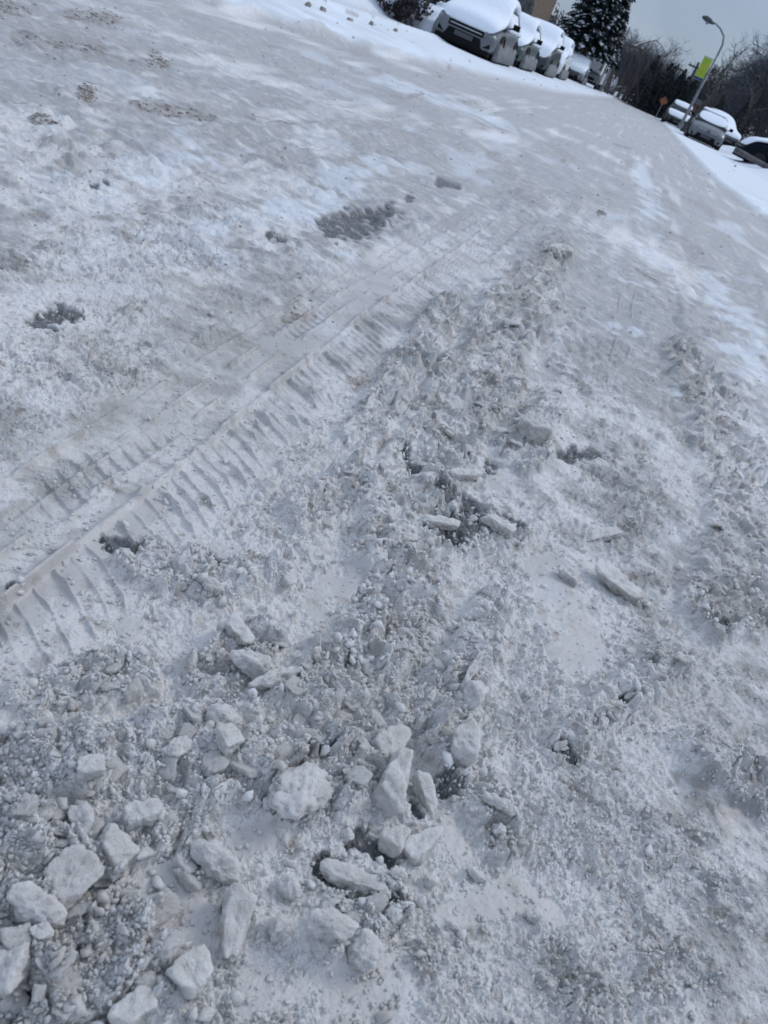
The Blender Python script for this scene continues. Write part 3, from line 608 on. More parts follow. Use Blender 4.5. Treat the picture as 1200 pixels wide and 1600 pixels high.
# ------------------------------------------------------------------ cars
def ring(y, zb, zt, w, n=9, crown=.04, tuck=.08, shoulder=.10):
    """closed section, symmetric: bottom flat, sides bulging, top crowned"""
    pr = [(0, zb), (w*(1-tuck)*.6, zb), (w*(1-tuck), zb), (w*.985, zb+(zt-zb)*.25), (w, zb+(zt-zb)*.5), (w*.985, zt-shoulder), (w*.90, zt-.015), (w*.6, zt+crown*.7), (0, zt+crown)]
    return [(x, y, z) for x, z in pr]+[(-x, y, z) for x, z in pr[-2:0:-1]]
def make_car(spec, loc, rz, label, group, snow='full'):
    L, W, Ht = spec['L'], spec['W']/2, spec['H']; hood = spec['hood']; paint = M[spec['paint']]
    root = empty('parked_car' if not spec.get('name') else spec['name'], loc, rz); tag(root, label, spec.get('cat', 'car'), group)
    zb = .20
    st = [(0, .26, .58, W*.80), (.06, .22, .66, W*.90), (.28, zb, hood-.10, W*.97), (.7, zb, hood-.03, W), (1.15, zb, hood+.04, W), (2.0, zb, hood+.10, W), (L-1.2, zb, hood+.12, W), (L-.4, zb, hood+.08, W*.98), (L-.05, .25, hood-.02, W*.9), (L, .32, hood-.2, W*.82)]
    MB().loft([ring(*s) for s in st]).build('body', paint, root, smooth=True, sub=1)
    c0 = spec.get('ws', 1.05); r0 = spec.get('roof0', 1.85); r1 = spec.get('roof1', L-1.0); c1 = spec.get('rear', L-.25)
    bz = hood+.06; rz_ = Ht
    def cab(y, z, k): # k: 0 belt 1 roof
        w0 = W*.90; w1 = W*(.90-.22*k)
        return [(0, y, bz-.05), (w0, y, bz-.05), (w0, y, bz), (w1+.0, y, z-.05*k), (w1*.85, y, z), (0, y, z+.03*k), (-w1*.85, y, z), (-w1, y, z-.05*k), (-w0, y, bz), (-w0, y, bz-.05)]
    MB().loft([cab(c0, bz+.02, .05), cab((c0+r0)/2, (bz+rz_)/2+.03, .6), cab(r0, rz_-.02, 1), cab((r0+r1)/2, rz_, 1), cab(r1, rz_-.05, 1), cab(c1, bz+.05, .15)]).build('window_glass', M['glass'], root, smooth=True)
    # roof skin and pillars
    rm = MB(); wr = W*.66
    rm.loft([[(-wr, y, z-.045), (-wr*.8, y, z+.012), (0, y, z+.045), (wr*.8, y, z+.012), (wr, y, z-.045), (wr*.8, y, z-.03), (0, y, z-.03), (-wr*.8, y, z-.03)] for y, z in ((r0-.05, rz_-.035), (r0+.2, rz_+.005), (r1-.1, rz_-.02), (r1+.05, rz_-.06))])
    rm.build('roof', paint, root, smooth=True)
    pm_ = MB()
    for sx in (-1, 1):
        for (ya, yb) in ((c0+.02, r0), (2.35, 2.35), (c1-.08, r1)):
            pm_.tube([(sx*W*.905, ya, bz), (sx*W*.69, yb, rz_-.04)], .035, 5)
    pm_.build('pillars', paint, root)
    # front
    g = MB()
    sl = spec.get('grille', (.55, .09, .50, .63))
    g.box(-W*sl[0], W*sl[0], -.012, .06, sl[2], sl[3]); g.build('grille', M['black_trim'], root, bevel=.01)
    MB().box(-W*.5, W*.5, -.03, -.014, (sl[2]+sl[3])/2-.012, (sl[2]+sl[3])/2+.012).build('grille_bar', M['chrome'], root)
    MB().add([(-W*.62, -.02, .20), (W*.62, -.02, .20), (W*.50, -.03, .46), (-W*.50, -.03, .46), (-W*.55, .1, .22), (W*.55, .1, .22), (W*.48, .1, .44), (-W*.48, .1, .44)], [(0, 1, 2, 3), (4, 7, 6, 5), (0, 4, 5, 1), (3, 2, 6, 7), (0, 3, 7, 4), (1, 5, 6, 2)]).build('lower_grille', M['black_trim'], root)
    MB().box(-W*.86, W*.86, .0, .5, .13, .235).build('bumper_skirt', M['black_trim'], root, bevel=.02)
    MB().box(-.26, .26, -.04, -.032, .33, .44).build('licence_plate', M['plate_blank'], root)
    for sx in (-1, 1):
        hl = [(sx*W*.56, -.005, .55), (sx*W*.86, .07, .58), (sx*W*.95, .30, .70), (sx*W*.60, .03, .665)]; bk = [(x*.96, y+.12, z) for x, y, z in hl]
        MB().add(hl+bk, [(0, 1, 2, 3), (4, 7, 6, 5), (0, 4, 5, 1), (1, 5, 6, 2), (2, 6, 7, 3), (3, 7, 4, 0)]).build('headlight', M['lamp_glass'], root)
        MB().add([(sx*W*.62, -.0, .30), (sx*W*.84, .035, .32), (sx*W*.82, .035, .44), (sx*W*.62, .15, .30), (sx*W*.84, .15, .32), (sx*W*.82, .15, .44)], [(0, 1, 2), (3, 5, 4), (0, 3, 4, 1), (1, 4, 5, 2), (2, 5, 3, 0)]).build('fog_light', M['black_trim'], root)
        mm_ = MB(); mm_.tube([(sx*W*.92, c0+.30, bz+.04), (sx*(W+.10), c0+.28, bz+.10)], .02, 5); mm_.box(min(sx*(W+.04), sx*(W+.22)), max(sx*(W+.04), sx*(W+.22)), c0+.22, c0+.33, bz+.05, bz+.19); mm_.build('mirror', M['black_trim'] if spec.get('dkm', 1) else paint, root)
        for yw in (.82, L-.85):
            R0 = .32; x_in, x_out = sx*(W-.20), sx*(W+.012)
            MB().tube([(x_in, yw, R0), (x_in*.3+x_out*.7, yw, R0), (x_out, yw, R0)], [R0-.01, R0, R0-.03], 20).build('wheel', M['rubber'], root)
            w_ = root.children[-1] if False else [c for c in root.children if c.name.startswith('wheel')][-1]
            rmx = MB(); rmx.tube([(sx*(W+.005), yw, R0), (sx*(W+.022), yw, R0)], [.20, .19], 16)
            rmx.build('rim', M[spec.get('rim', 'rim_metal')], w_)
            ar = MB(); pts = [(sx*(W-.015), yw+.38*math.cos(t), R0+.38*math.sin(t)) for t in np.linspace(0, math.pi, 13)]; ar.tube(pts, .045, 6); ar.build('wheel_arch', M['black_trim'], root)
    if snow == 'full' and spec.get('crust', 1):
        for sx in (-1, 1):
            cr_ = MB()
            cr_.loft([[(sx*(W-.06), y_, .10), (sx*(W+.05+random.uniform(0, .03)), y_, .12), (sx*(W+.045+random.uniform(-.01, .03)), y_, .30+random.uniform(-.04, .06)), (sx*(W+.02), y_, .50+random.uniform(-.05, .05)), (sx*(W-.06), y_, .60)] for y_ in np.arange(.40, L-.3, .18)])
            cr_.build('slush_crust', M['slush_crust'], root, smooth=True)
    # snow
    def shell(stations, th, name='snow_cover'):
        S = MB(); rs_ = []
        for i_, (y, z, w) in enumerate(stations):
            e = .55 if i_ in (0, len(stations)-1) else 1
            t = th*e
            pr = [(-w, z-.03), (-w*1.0, z+t*.5), (-w*.90, z+t*.9), (-w*.5, z+t*1.12), (0, z+t*1.18), (w*.5, z+t*1.12), (w*.90, z+t*.9), (w, z+t*.5), (w, z-.03), (0, z-.04)]
            rs_.append([(x, y+random.uniform(-.01, .01), zz+random.uniform(-.012, .012)) for x, zz in pr])
        S.loft(rs_); return S.build(name, M['snow'], root, smooth=True, sub=2)
    hd = [(.02, .62, W*.72), (.12, .69, W*.86), (.35, hood-.05, W*.93), (.7, hood+.0, W*.95), (c0, hood+.10, W*.93)]
    kw = 1.09 if snow == 'full' else 1.
    wsn = [(c0, bz+.02, W*.92), ((c0+r0)/2, (bz+rz_)/2+.05, W*.80*kw), (r0, rz_+.0, W*.72*kw)]
    rf = [(r0+.4, rz_+.05, W*.72*kw), ((r0+r1)/2, rz_+.06, W*.72*kw), (r1, rz_+.0, W*.72*kw), (c1, bz+.1, W*.82), (L-.05, hood+.1, W*.85)]
    if snow == 'full':
        shell(hd+[(c0+.2, bz+.16, W*.90)]+wsn[1:]+rf, spec.get('th', .13))
        for sx in (-1, 1):   # snow on the flanks' glass
            sd = MB(); sd.loft([[(sx*W*.93, y, bz-.02), (sx*W*.95, y, bz+.06), (sx*(W*.75), y, zt_), (sx*W*.70, y, zt_+.02), (sx*W*.70, y, bz)] for y, zt_ in ((c0+.5, bz+.2), (r0, rz_-.1), (r1, rz_-.1), (c1-.2, bz+.2))]); sd.build('snow_on_window', M['snow'], root, smooth=True)
    elif snow == 'screen':
        shell([(c0+.02, bz+.05, W*.84)]+wsn[1:], .05); shell([(r0+.02, rz_, W*.70)]+rf[:3], .10, 'snow_on_roof')
    elif snow == 'light':
        shell(hd, .06); shell(wsn[1:]+rf, .09, 'snow_on_roof')
    return root
GL = 'snowed-in cars parked along the left kerb'; GR = 'cars parked on the right side'
small = dict(L=4.1, W=1.80, H=1.42, hood=.86, paint='silver_paint', th=.17)
def gz(x, y): return float(terrain(np.array([x]), np.array([y]), np.array([.1]))[0][0])
def park(x, y, rz, spec, label, grp, snow='full', dz=-.07): return make_car(spec, (x, y, gz(x, y)+dz), rz, label, grp, snow)
park(-4.86, 23.2, R_(0), dict(small, H=1.40, hood=.83, th=.21), "silver hatchback buried in smooth snow, nearest car of the left row", GL)
park(-4.90, 29.2, 0, dict(small, H=1.36, hood=.80, paint='green_paint', L=4.4, W=1.74, th=.17, ws=1.25), "dark green snow-covered car directly behind the nearest silver hatchback", GL)
park(-4.80, 35.6, 0, dict(small, H=1.66, hood=1.02, paint='dark_paint', L=4.6, W=1.88, th=.12), "tall black snow-capped car between dark green and white cars", GL)
park(-4.9, 43.0, 0, dict(small, H=1.60, hood=.98, paint='white_paint', L=4.6, W=1.85, dkm=0), "white snow-covered car behind the tall black one", GL)
park(-5.0, 62.0, 0, dict(small, H=1.45, hood=.9, paint='grey_paint', L=4.5), "grey car with snowy bonnet parked below the snowy conifer", GL)
park(-3.6, 90.0, 0, dict(small, H=1.45, paint='white_paint', L=4.3), "small white car farthest down the left row", GL)
# van
def make_van():
    x, y = -4.35, 68.; root = empty('parked_van', (x, y, gz(x, y)-.05)); tag(root, "light grey high-roofed van with snow-topped box beyond the grey car", 'van', GL)
    b = MB(); W = 1.0
    b.loft([ring(0, .35, .95, W*.9), ring(.1, .3, 1.1, W*.97), ring(.6, .3, 1.25, W), ring(1.3, .3, 2.0, W*.98), ring(1.8, .3, 2.15, W*.96), ring(2.3, .3, 2.2, W*.96)]); b.build('cab', M['silver_paint'], root, smooth=True)
    MB().box(-1.05, 1.05, 2.35, 6.2, .45, 2.75).build('box_body', M['white_paint'], root, bevel=.04)
    MB().add([(-.82, .62, 1.30), (.82, .62, 1.30), (.72, 1.22, 1.93), (-.72, 1.22, 1.93), (-.82, .8, 1.30), (.82, .8, 1.30), (.72, 1.4, 1.93), (-.72, 1.4, 1.93)], [(0, 1, 2, 3), (4, 7, 6, 5), (0, 4, 5, 1), (3, 2, 6, 7), (0, 3, 7, 4), (1, 5, 6, 2)]).build('windscreen', M['glass'], root)
    for sx in (-1, 1):
        MB().box(min(sx*.965, sx*1.01), max(sx*.965, sx*1.01), 1.2, 2.1, 1.25, 1.8).build('side_window', M['glass'], root)
        MB().box(sx*.62-.2, sx*.62+.2, -.03, .05, .72, .90).build('headlight', M['lamp_glass'], root)
        MB().box(sx*1.16-.07, sx*1.16+.07, 1.1, 1.25, 1.25, 1.6).build('mirror', M['black_trim'], root)
        for yw in (.95, 5.1):
            MB().tube([(sx*.78, yw, .38), (sx*1.03, yw, .38)], .38, 18).build('wheel', M['rubber'], root)
    MB().box(-.6, .6, -.035, .02, .5, .68).build('grille', M['black_trim'], root); MB().box(-.9, .9, -.02, .3, .25, .42).build('bumper', M['black_trim'], root, bevel=.02)
    s = MB(); s.loft([[(-1.04, yy, 2.74), (-1.0, yy, 2.74+t), (0, yy, 2.80+t), (1.0, yy, 2.74+t), (1.04, yy, 2.74)] for yy, t in ((2.33, .12), (2.6, .22), (4.5, .24), (6.2, .15))]); s.build('snow_cover', M['snow'], root, smooth=True)
make_van()
# right side
x, y = 3.72, 45.0
park(x, y, R_(-2), dict(small, H=1.46, hood=.90, paint='silver_paint', W=1.84, L=4.5, ws=1.1, grille=(.10, .0, .60, .70), roof0=1.95), "silver car with snowed-up windscreen and bare bonnet on the right verge", GR, 'screen', -.06)
park(2.95, 63.0, 0, dict(small, H=1.5, hood=.92, paint='dark_paint', W=1.8), "dark car with light snow on bonnet and roof beyond the lamp post", GR, 'light', -.06)
p = AT(1143, 212, 56); park(p.x, p.y, R_(25), dict(small, H=1.45, paint='green_paint', W=1.8), "snow-smothered dark car behind the silver car's right flank", GR, 'full', -.15)
# dark navy vehicle seen side-on at the right edge
def make_right_edge():
    a = AT(1157, 226, 40); make_car(dict(small, L=4.9, H=1.52, hood=1.0, W=1.85, paint='navy_paint', th=.11, crust=0, rim='rubber'), (a.x, 40, a.z-.58), R_(-86), "dark navy car parked side-on with snow on top at the right edge", GR, 'full')
    lg = MB(); q = [AT(1148+12*k, 233+6.7*k, 37) for k in range(8)]; lg.tube(q, [.10]*8, 8); o = lg.build('log_rail', M['log'], None, smooth=True); tag(o, "low grey brown log rail lying on snow before the dark navy vehicle", 'rail')
make_right_edge()
# ------------------------------------------------------------------ street furniture
def lamp():
    Y = 62.; top = AT(1128, 78, Y); pts = [AT(x_, y_, Y) for x_, y_ in ((1121, 88), (1129, 70), (1131, 57), (1126, 45), (1118, 37), (1109, 33))]
    bx = AT(1121, 88, Y).x-.02; gzz = gz(bx, Y); root = empty('street_lamp', (bx, Y, gzz)); tag(root, "tall grey street lamp with curved arm and a green banner", 'street lamp')
    loc = lambda p: (p.x-bx, 0, p.z-gzz)
    zt = pts[0].z-gzz
    MB().tube([(0, 0, 0), (0, 0, .5), (0, 0, zt)], [.12, .10, .07], 12).build('pole', M['pole_grey'], root, smooth=True)
    MB().tube([(0, 0, 0), (0, 0, .35)], [.2, .17], 12).build('base', M['pole_grey'], root)
    MB().tube([(0, 0, zt-.05)]+[loc(p) for p in pts[1:]], [.07, .068, .064, .06, .05, .045], 10).build('arm', M['pole_grey'], root, smooth=True)
    e = Vector(loc(pts[-1])); MB().tube([e+Vector((.35, 0, -.04)), e+Vector((.05, 0, 0)), e+Vector((-.3, 0, .06)), e+Vector((-.55, 0, .06))], [.06, .15, .16, .07], 10).build('lamp_head', M['lamp_head'], root, smooth=True)
    MB().tube([e+Vector((-.1, 0, -.08)), e+Vector((-.12, 0, -.22))], [.13, .06], 10).build('lens', M['lamp_glass'], root, smooth=True)
    a = AT(1105, 91, Y); b_ = AT(1100, 125, Y); x0_ = AT(1106, 95, Y).x-bx
    zt2 = AT(1112, 93, Y).z-gzz; zb2 = AT(1100, 124, Y).z-gzz
    w = .60
    o1 = MB().box(-w-.12, -.12, -.012, .012, zb2, zt2).build('banner', M['banner_green'], root)
    MB().box(-w*.72-.12, -w*.28-.12, -.018, .018, zb2+.12, zt2-.25).build('banner_panel', M['banner_olive'], o1)
    MB().box(-w-.14, -.10, -.02, .02, zb2-.14, zb2-.004).build('banner_edge', M['banner_blue'], o1)
    for z in (zt2+.03, zb2-.17): MB().tube([(0, 0, z), (-w-.16, 0, z)], .02, 6).build('bracket', M['pole_grey'], root)
lamp()
def upole(px, py, Y, w, label, g='utility poles with crossarms'):
    c = AT(px, py, Y); gzz = gz(c.x, Y); root = empty('utility_pole', (c.x, Y, gzz)); tag(root, label, 'utility pole', g)
    h = c.z-gzz; MB().tube([(0, 0, 0), (0, 0, h+.5)], [.16, .11], 8).build('pole', M['wood_pole'], root)
    MB().box(-w/2, w/2, -.2, -.08, h-.08, h+.08).build('crossarm', M['wood_pole'], root)
    for k in (-.45, -.2, .2, .45): MB().tube([(k*w, -.14, h+.08), (k*w, -.14, h+.24)], .05, 6).build('insulator', M['pole_grey'], root)
upole(1058, 107, 105, 1.9, "wooden utility pole with crossarm farther left beyond the banner"); upole(1088, 106, 95, 1.7, "wooden utility pole with crossarm just left of the green banner")
c = AT(953, 110, 72); g_ = gz(c.x, 72); root = empty('lamp_column', (c.x, 72, g_)); tag(root, "plain grey column between van and brown trees on the left", 'column')
MB().tube([(0, 0, 0), (0, 0, 4.6)], [.10, .07], 8).build('pole', M['pole_grey'], root); MB().tube([(0, 0, 0), (0, 0, .3)], .15, 8).build('base', M['pole_grey'], root)
w = MB(); q = [AT(1005, 74, 80), AT(1030, 80, 90), AT(1058, 88, 104)]; w.tube(q, .012, 4); o = w.build('power_cable', M['black_trim'], None); tag(o, "thin overhead cable crossing the grey sky left of the poles", 'cable')
# roadworks sign
c = AT(1037, 158, 70); g_ = gz(c.x, 70); root = empty('road_sign', (c.x, 70, g_)); tag(root, "small orange diamond warning sign beside the dark parked car", 'sign')
hz = c.z-g_; MB().add([(0, -.02, hz-.33), (.33, -.02, hz), (0, -.02, hz+.33), (-.33, -.02, hz), (0, .02, hz-.33), (.33, .02, hz), (0, .02, hz+.33), (-.33, .02, hz)], [(0, 1, 2, 3), (7, 6, 5, 4), (0, 4, 5, 1), (1, 5, 6, 2), (2, 6, 7, 3), (3, 7, 4, 0)]).build('sign_plate', M['orange'], root)
MB().tube([(0, .05, 0), (0, .05, hz)], .03, 6).build('post', M['pole_grey'], root)
# ------------------------------------------------------------------ buildings
def house(name, label, x0, x1, y0, y1, h, roofh, wall, roof, wins=(), axis='x'):
    root = empty(name, ((x0+x1)/2, y0, 0)); tag(root, label, 'building')
    W = (x1-x0)/2; D = y1-y0
    MB().box(-W, W, 0, D, -.5, h).build('wall', wall, root)
    if axis == 'x':
        MB().add([(-W-.3, -.3, h+.003), (W+.3, -.3, h+.003), (W+.3, D+.3, h+.003), (-W-.3, D+.3, h+.003), (-W-.3, D/2, h+roofh), (W+.3, D/2, h+roofh)], [(0, 1, 5, 4), (2, 3, 4, 5), (1, 2, 5), (3, 0, 4), (0, 3, 2, 1)]).build('roof', roof, root)
    else:
        MB().add([(-W-.3, -.3, h+.003), (W+.3, -.3, h+.003), (W+.3, D+.3, h+.003), (-W-.3, D+.3, h+.003), (0, -.3, h+roofh), (0, D+.3, h+roofh)], [(0, 1, 4), (2, 3, 5), (1, 2, 5, 4), (3, 0, 4, 5), (0, 3, 2, 1)]).build('roof', roof, root)
    for (a, b, c_, d) in wins:
        f = MB().box(a-.08, b+.08, -.05, .02, c_-.08, d+.08).build('window', M['white_paint'], root); MB().box(a, b, -.062, -.03, c_, d).build('pane', M['glass'], f)
        MB().box(a-.12, b+.12, -.12, .02, c_-.16, c_-.085).build('sill', M['white_paint'], f)
    return root
house('brown_building', "brown walled house behind the left row of snowed-in cars", -19, -7.6, 50, 60, 6.5, 3, M['brown_wall'], M['roof_dark'], [(-4.5, -3.3, 2.6, 4.2), (-1, .2, 3.8, 5.2), (2.6, 3.8, 3.8, 5.2)])
a = AT(1062, 128, 110); b = AT(1080, 158, 110)
house('dark_house', "dark gabled house among trees beyond the utility poles", 2*a.x-b.x, b.x, 110, 122, b.z, a.z-b.z, M['house_wall'], M['roof_dark'], [(-1.2, -.3, 1., 2.)], 'y')
c = AT(1082, 164, 92); house('red_shed', "small dull red building peeking over the silver car", c.x-1.1, c.x+.5, 92, 96, c.z+.2, .5, M['red_wall'], M['roof_dark'], [(-.4, .1, .9, 1.5)])
# ------------------------------------------------------------------ trees
def grow(rs, p, d, L, r, lvl, out, spread=.6, droop=0., maxl=5, kids=(3, 5)):
    n = 3; pts = [p.copy()]; rad = [r]; q = p.copy(); dd = d.copy()
    for k in range(n):
        dd = (dd+Vector(rs.normal(size=3))*.13+Vector((0, 0, -droop*lvl*.2))).normalized(); q = q+dd*(L/n); pts.append(q.copy()); rad.append(r*(1-.38*(k+1)/n))
    out[0 if lvl < 2 else 1].append((pts, rad, 6 if lvl < 2 else 3))
    if lvl >= maxl: return
    for k in range(rs.randint(kids[0], kids[1]+1)):
        t = rs.uniform(.45, 1.) if lvl else rs.uniform(.4, 1.); i_ = min(int(t*n), n-1); s = pts[i_].lerp(pts[i_+1], t*n-i_)
        side = Vector(rs.normal(size=3)); side = (side-side.dot(dd)*dd).normalized()
        nd = (dd*(1-spread*.5)+side*spread*rs.uniform(.6, 1.1)+Vector((0, 0, .12-droop*.5))).normalized()
        grow(rs, s, nd, L*rs.uniform(.58, .78), max(r*.50, .009), lvl+1, out, spread, droop, maxl, kids)
def bare_tree(seed, h, mt, mc, spread=.7, droop=0., maxl=5, kids=(3, 5), multi=1, r=None, low=.35):
    rs = np.random.RandomState(seed); out = ([], []); root = empty('bare_tree')
    for k in range(multi):
        d = Vector((rs.uniform(-.25, .25)*(multi > 1)*2, rs.uniform(-.25, .25)*(multi > 1), 1)).normalized()
        grow(rs, Vector((rs.uniform(-.2, .2)*(multi > 1), 0, 0)), d, h*.42, r or h*.018, 0, out, spread, droop, maxl, kids)
    for nm, lst, mat in (('trunk', out[0], mt), ('crown', out[1], mc)):
        b = MB()
        for pts, rad, n in lst: b.tube(pts, rad, n, cap=False)
        meshobj(nm, b.v, b.f, mat, root, True)
    return root
def conifer(seed, h, w, mt, snow=0., sprays=1600, low=.12, name='conifer'):
    rs = np.random.RandomState(seed); root = empty(name)
    MB().tube([(0, 0, 0), (0, 0, h*.5), (0, 0, h)], [h*.022, h*.014, .02], 7).build('trunk', M['bark'], root, smooth=True)
    V = []; Fs = []; VS = []; FS = []
    for k in range(sprays):
        t = low+(1-low)*rs.rand()**1.25; az_ = rs.uniform(0, 6.283)
        # limbs gathered in uneven whorls so the outline has gaps
        wh = math.floor(t*h/.55); az_ = (math.floor(az_/6.283*(9+wh % 3))+rs.uniform(.15, .85)*.8)/(9+wh % 3)*6.283+wh*1.3
        z = (wh+.5)*.55+rs.normal()*.12; R = w*max(.02, 1-z/h)**.8*(.75+.35*RV[(wh*13+int(az_*5)) % 4096, 2]); rad = R*rs.rand()**.45
        z2 = z-rad*.28+.10*rad*rad/w; c_ = Vector((math.cos(az_)*rad, math.sin(az_)*rad, z2)); o_ = Vector((math.cos(az_), math.sin(az_), -.35)).normalized()
        s = rs.uniform(.10, .22)*(.75 if sprays > 5000 else 1.)*(h/7.)**.5; tn = Vector((-o_.y, o_.x, 0)).normalized()
        for q in range(3):
            a_ = rs.uniform(-.9, .9); dd = (o_*math.cos(a_)+tn*math.sin(a_)+Vector((0, 0, rs.uniform(-.5, .3)))).normalized(); nn = dd.cross(Vector((rs.normal(), rs.normal(), 1.5))).normalized()
            b0 = len(V); V += [c_-dd*s*.3, c_+dd*s*.4+nn*s*.35, c_+dd*s*1.2, c_+dd*s*.4-nn*s*.35]; Fs.append((b0, b0+1, b0+2, b0+3))
        if rs.rand() < snow and rad > R*.5:
            b0 = len(VS); e = Vector((0, 0, s*.30)); k0 = s*rs.uniform(1., 1.8); VS += [c_+e-o_*k0, c_+e*1.1+tn*k0*.6, c_+e*.6+o_*k0*1.2, c_+e*1.1-tn*k0*.6, c_+e*1.9]
            FS += [(b0, b0+1, b0+4), (b0+1, b0+2, b0+4), (b0+2, b0+3, b0+4), (b0+3, b0, b0+4), (b0+3, b0+2, b0+1, b0)]
    meshobj('crown', V, Fs, mt, root, False)
    if VS: meshobj('snow_cover', VS, FS, M['snow'], root, True)
    return root
def place(o, px, py, Y, label, cat='tree', group=None, rz=None, sc_=1.):
    c_ = AT(px, py, Y); o.location = (c_.x, Y, gz(c_.x, Y)-.05); o.rotation_euler.z = random.uniform(0, 6.28) if rz is None else rz; o.scale = (sc_,)*3
    tag(o, label, cat, group); return o
t = conifer(3, 11.5, 3.1, M['needles'], .09, 20000, .20); place(t, 905, 100, 66, "large dark snow-dusted conifer standing over the left row of cars", rz=.3)
t = bare_tree(5, 9.5, M['grey_bark'], M['hazy_twig'], .6, 0, 4, (2, 4), 2, .32); place(t, 826, 60, 47, "forked grey tree trunk against the brown house", rz=.0)
t = bare_tree(8, 12, M['bark'], M['twig'], .8, .45, 5, (3, 4), 1, .25); place(t, 958, 120, 80, "tall weeping bare tree behind the conifer with drooping twig ends", rz=.8)
t = bare_tree(18, 7.5, M['bark'], M['twig'], .85, 0, 5, (3, 5), 1, .22); place(t, 632, 22, 30, "bare brown tree trunk at the snowy garden left of the silver hatchback", rz=1.)
t = bare_tree(28, 6.5, M['wood_pole'], M['twig'], .7, 0, 4, (2, 4), 1, .24); place(t, 1068, 204, 57, "dark trunked bare tree standing right beside the silver car", rz=.5)
# bush with snow
def bush(seed, w, h, px, py, Y, label, g=None, snow=.3, mt='twig'):
    rs = np.random.RandomState(seed); root = empty('bush'); V = []; Fs = []; b = MB()
    for k in range(60):
        a_ = rs.uniform(0, 6.28); q = Vector((math.cos(a_)*w*rs.uniform(.3, 1), math.sin(a_)*w*rs.uniform(.3, 1), h*rs.uniform(.6, 1))); b.tube([(0, 0, 0), q*.5+Vector(rs.normal(size=3))*.08, q], [.03, .02, .008], 3, False)
    meshobj('branches', b.v, b.f, M['twig'], root)
    for k in range(900):
        v = Vector(rs.normal(size=3)).normalized()*rs.rand()**.35; c_ = Vector((v.x*w, v.y*w, h*.5+v.z*h*.5)); s = rs.uniform(.04, .1); d1 = Vector(rs.normal(size=3)).normalized(); d2 = d1.cross(Vector(rs.normal(size=3))).normalized()
        b0 = len(V); V += [c_-d1*s, c_+d2*s*.5, c_+d1*s, c_-d2*s*.5]; Fs.append((b0, b0+1, b0+2, b0+3))
    meshobj('leaves', V, Fs, M[mt], root, False)
    if snow:
        cv = []; cf = []
        for k in range(14):
            P = chunk_verts((w*rs.uniform(.15, .35), w*rs.uniform(.15, .35), h*.12), 700+seed+k, 2, 8, 1.)+np.array([rs.uniform(-.7, .7)*w, rs.uniform(-.8, .3)*w, h*rs.uniform(.45, .95)]); cf += [tuple(int(i_)+len(cv)*0+len(cv) for i_ in f) for f in ICO[2][1]]; cv += [tuple(p_) for p_ in P]
        meshobj('snow_cover', cv, cf, M['snow'], root)
    c_ = AT(px, py, Y); root.location = (c_.x, Y, gz(c_.x, Y)-.05); tag(root, label, 'bush', g); return root
bush(1, 1.1, 1.5, 655, 35, 28, "dark leafless bush with snow caps left of the silver hatchback")
bush(2, .9, 1.2, 625, 22, 26, "low snow-laden bush at the far left of the garden edge")
bush(3, 1.2, 1.6, 683, 42, 33, "dark bush close behind the silver hatchback's left side")
bush(6, .8, 2.0, 1197, 232, 52, "dark evergreen shrub above the navy vehicle", None, .0, 'far_green')
# snow mound by the bushes
c_ = AT(655, 30, 27); P = chunk_verts((1.3, .8, .5), 77, 4, 9, .8); o = meshobj('snow_pile', P, ICO[4][1], M['snow']); o.location = (c_.x, 27, gz(c_.x, 27)+.25); tag(o, "grey white snow pile heaped in front of the left bushes", 'snow pile')
# far trees
protoB = [bare_tree(40+k, 9, M['twig'] if k % 2 == 0 else M['bark'], M['twig'] if k % 2 == 0 else M['hazy_twig'], .75, .0, 5, (3, 5), 1+(k % 3 == 2), None) for k in range(5)]
protoE = [conifer(60+k, 6.5, 1.9+.4*k, M['far_green'], 0., 1500, .05) for k in range(3)]
usedB = [False]*5; usedE = [False]*3
def far(kind, px, Y, h, rs):
    base = (protoB, protoE)[kind]; used = (usedB, usedE)[kind]; k = rs.randint(len(base)); o = base[k] if not used[k] else copy_tree(base[k]); used[k] = True
    hy = 155+(px-1000)*math.tan(ROLL); c_ = AT(px, hy, Y); o.location = (c_.x, Y, gz(c_.x, Y)-.1); s = h/(9. if kind == 0 else 6.5)*1.0
    o.scale = (s*rs.uniform(.9, 1.3), s, s); o.rotation_euler.z = rs.uniform(0, 6.28)
    if kind == 0:
        gl_ = px < 1020
        tag(o, "brown bare tree in the thicket behind the left row of cars" if gl_ else "grey leafless tree in the woodland line beyond the right side", 'tree', 'brown trees behind the left cars' if gl_ else 'leafless trees beyond the right side')
    else: tag(o, "dark evergreen tree in the tree belt at the far end of the street", 'tree', 'evergreens at the street end')
rs = np.random.RandomState(4)
for k in range(16): far(0, rs.uniform(950, 1000), rs.uniform(88, 105), rs.uniform(4.5, 8.), rs)
for k in range(18): far(1, rs.uniform(996, 1066), rs.uniform(78, 86), rs.uniform(2.6, 4.3), rs)
for k in range(9): far(1, rs.uniform(1080, 1230), rs.uniform(86, 100), rs.uniform(2.2, 3.8), rs)
for k in range(20): far(0, rs.uniform(1022, 1150), rs.uniform(128, 150), rs.uniform(6, 9), rs)
for k in range(22): far(0, rs.uniform(1130, 1260), rs.uniform(95, 140), rs.uniform(11, 16), rs)
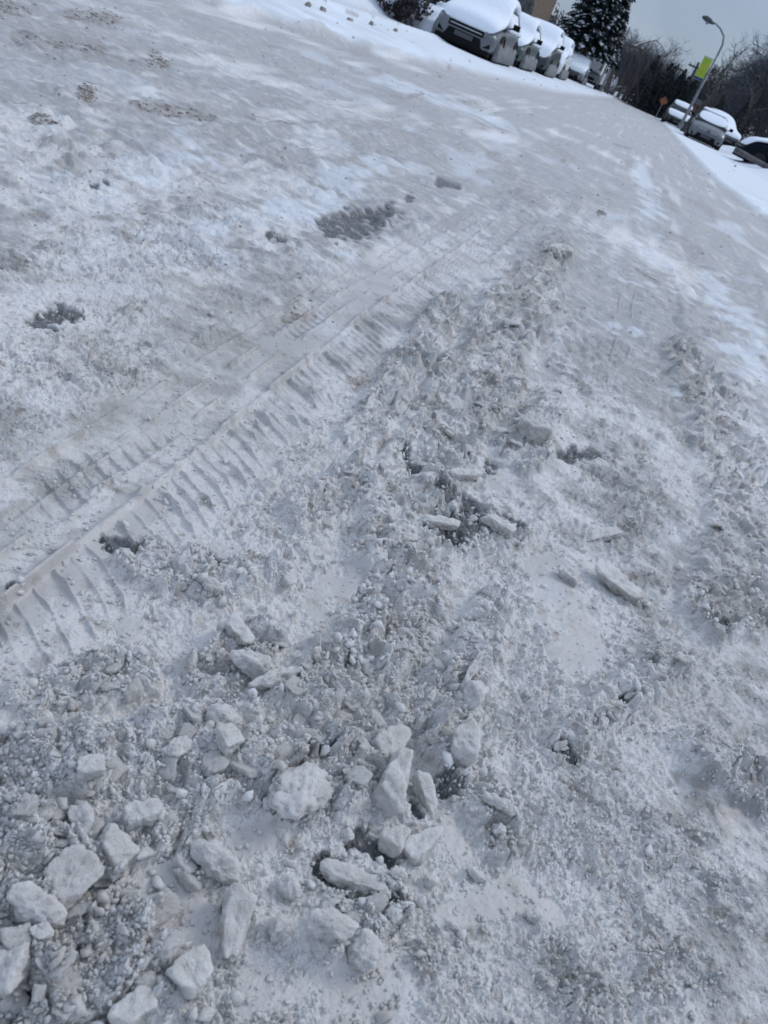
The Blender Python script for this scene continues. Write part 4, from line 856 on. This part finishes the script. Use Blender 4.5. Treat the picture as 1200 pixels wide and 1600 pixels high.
# far wood: one mass of undergrowth and twigs behind it all
V = []; Fs = []
rs = np.random.RandomState(9)
for k in range(52000):
    Y = rs.uniform(118, 160); X = rs.uniform(-60, 70); hm = 3.2+1.8*float(RV[int((X+80)*1.3) % 4096, 1])+(3. if X > 6 else 0.)+(2. if X < -6 else 0)
    z = hm*rs.rand()**.75; c_ = Vector((X, Y, z)); s = rs.uniform(.15, .42); d1 = Vector((rs.normal()*.7, rs.normal()*.7, 1)).normalized(); d2 = d1.cross(Vector(rs.normal(size=3))).normalized()*rs.uniform(.08, .45)
    b0 = len(V); V += [c_-d1*s, c_+d2*s, c_+d1*s, c_-d2*s]; Fs.append((b0, b0+1, b0+2, b0+3))
o = meshobj('woodland', np.array([tuple(v) for v in V]), np.array(Fs), M['twig'], None, False); tag(o, "dark far-off woodland undergrowth closing the end of the street", 'woodland', kind='stuff')
# ------------------------------------------------------------------ sky and light
w = bpy.data.worlds.new("World"); sc.world = w; w.use_nodes = True; nt = w.node_tree; nt.nodes.clear(); n = N(nt); L = nt.links.new
out = n.node('ShaderNodeOutputWorld'); bg = n.node('ShaderNodeBackground'); L(bg.outputs[0], out.inputs[0]); bg.inputs[1].default_value = .107
sky = n.node('ShaderNodeTexSky'); sky.sky_type = 'NISHITA'; sky.sun_disc = False
SEL, SRO = R_(44), R_(48); sky.sun_elevation = SEL; sky.sun_rotation = SRO
sep = n.node('ShaderNodeSeparateXYZ'); L(n.co('Generated'), sep.inputs[0])
z = sep.outputs[2]
gr = n.mix(n.ramp(z, -.02, .75), (2.85, 3.55, 4.7), (6.9, 8.25, 10.7))
cl = n.noise(5., 6, .55, 'Generated', .5); gr = n.mix(n.math('MULTIPLY', n.ramp(cl, .40, .62), .5), gr, (1.9, 2.5, 3.5))
L(n.mix(.12, gr, sky.outputs[0]), bg.inputs[0])
sd = bpy.data.lights.new("Sun", 'SUN'); sd.energy = 1.1; sd.angle = R_(20); sd.color = (1, .97, .93)
so = bpy.data.objects.new("Sun", sd); COL.objects.link(so)
dv = Vector((math.sin(SRO)*math.cos(SEL), math.cos(SRO)*math.cos(SEL), math.sin(SEL))); so.rotation_euler = dv.to_track_quat('Z', 'Y').to_euler()
sc.view_settings.view_transform = 'Standard'; sc.view_settings.look = 'None'; sc.view_settings.exposure = .12; sc.view_settings.gamma = 1
sc.cycles.max_bounces = 8; sc.cycles.diffuse_bounces = 5
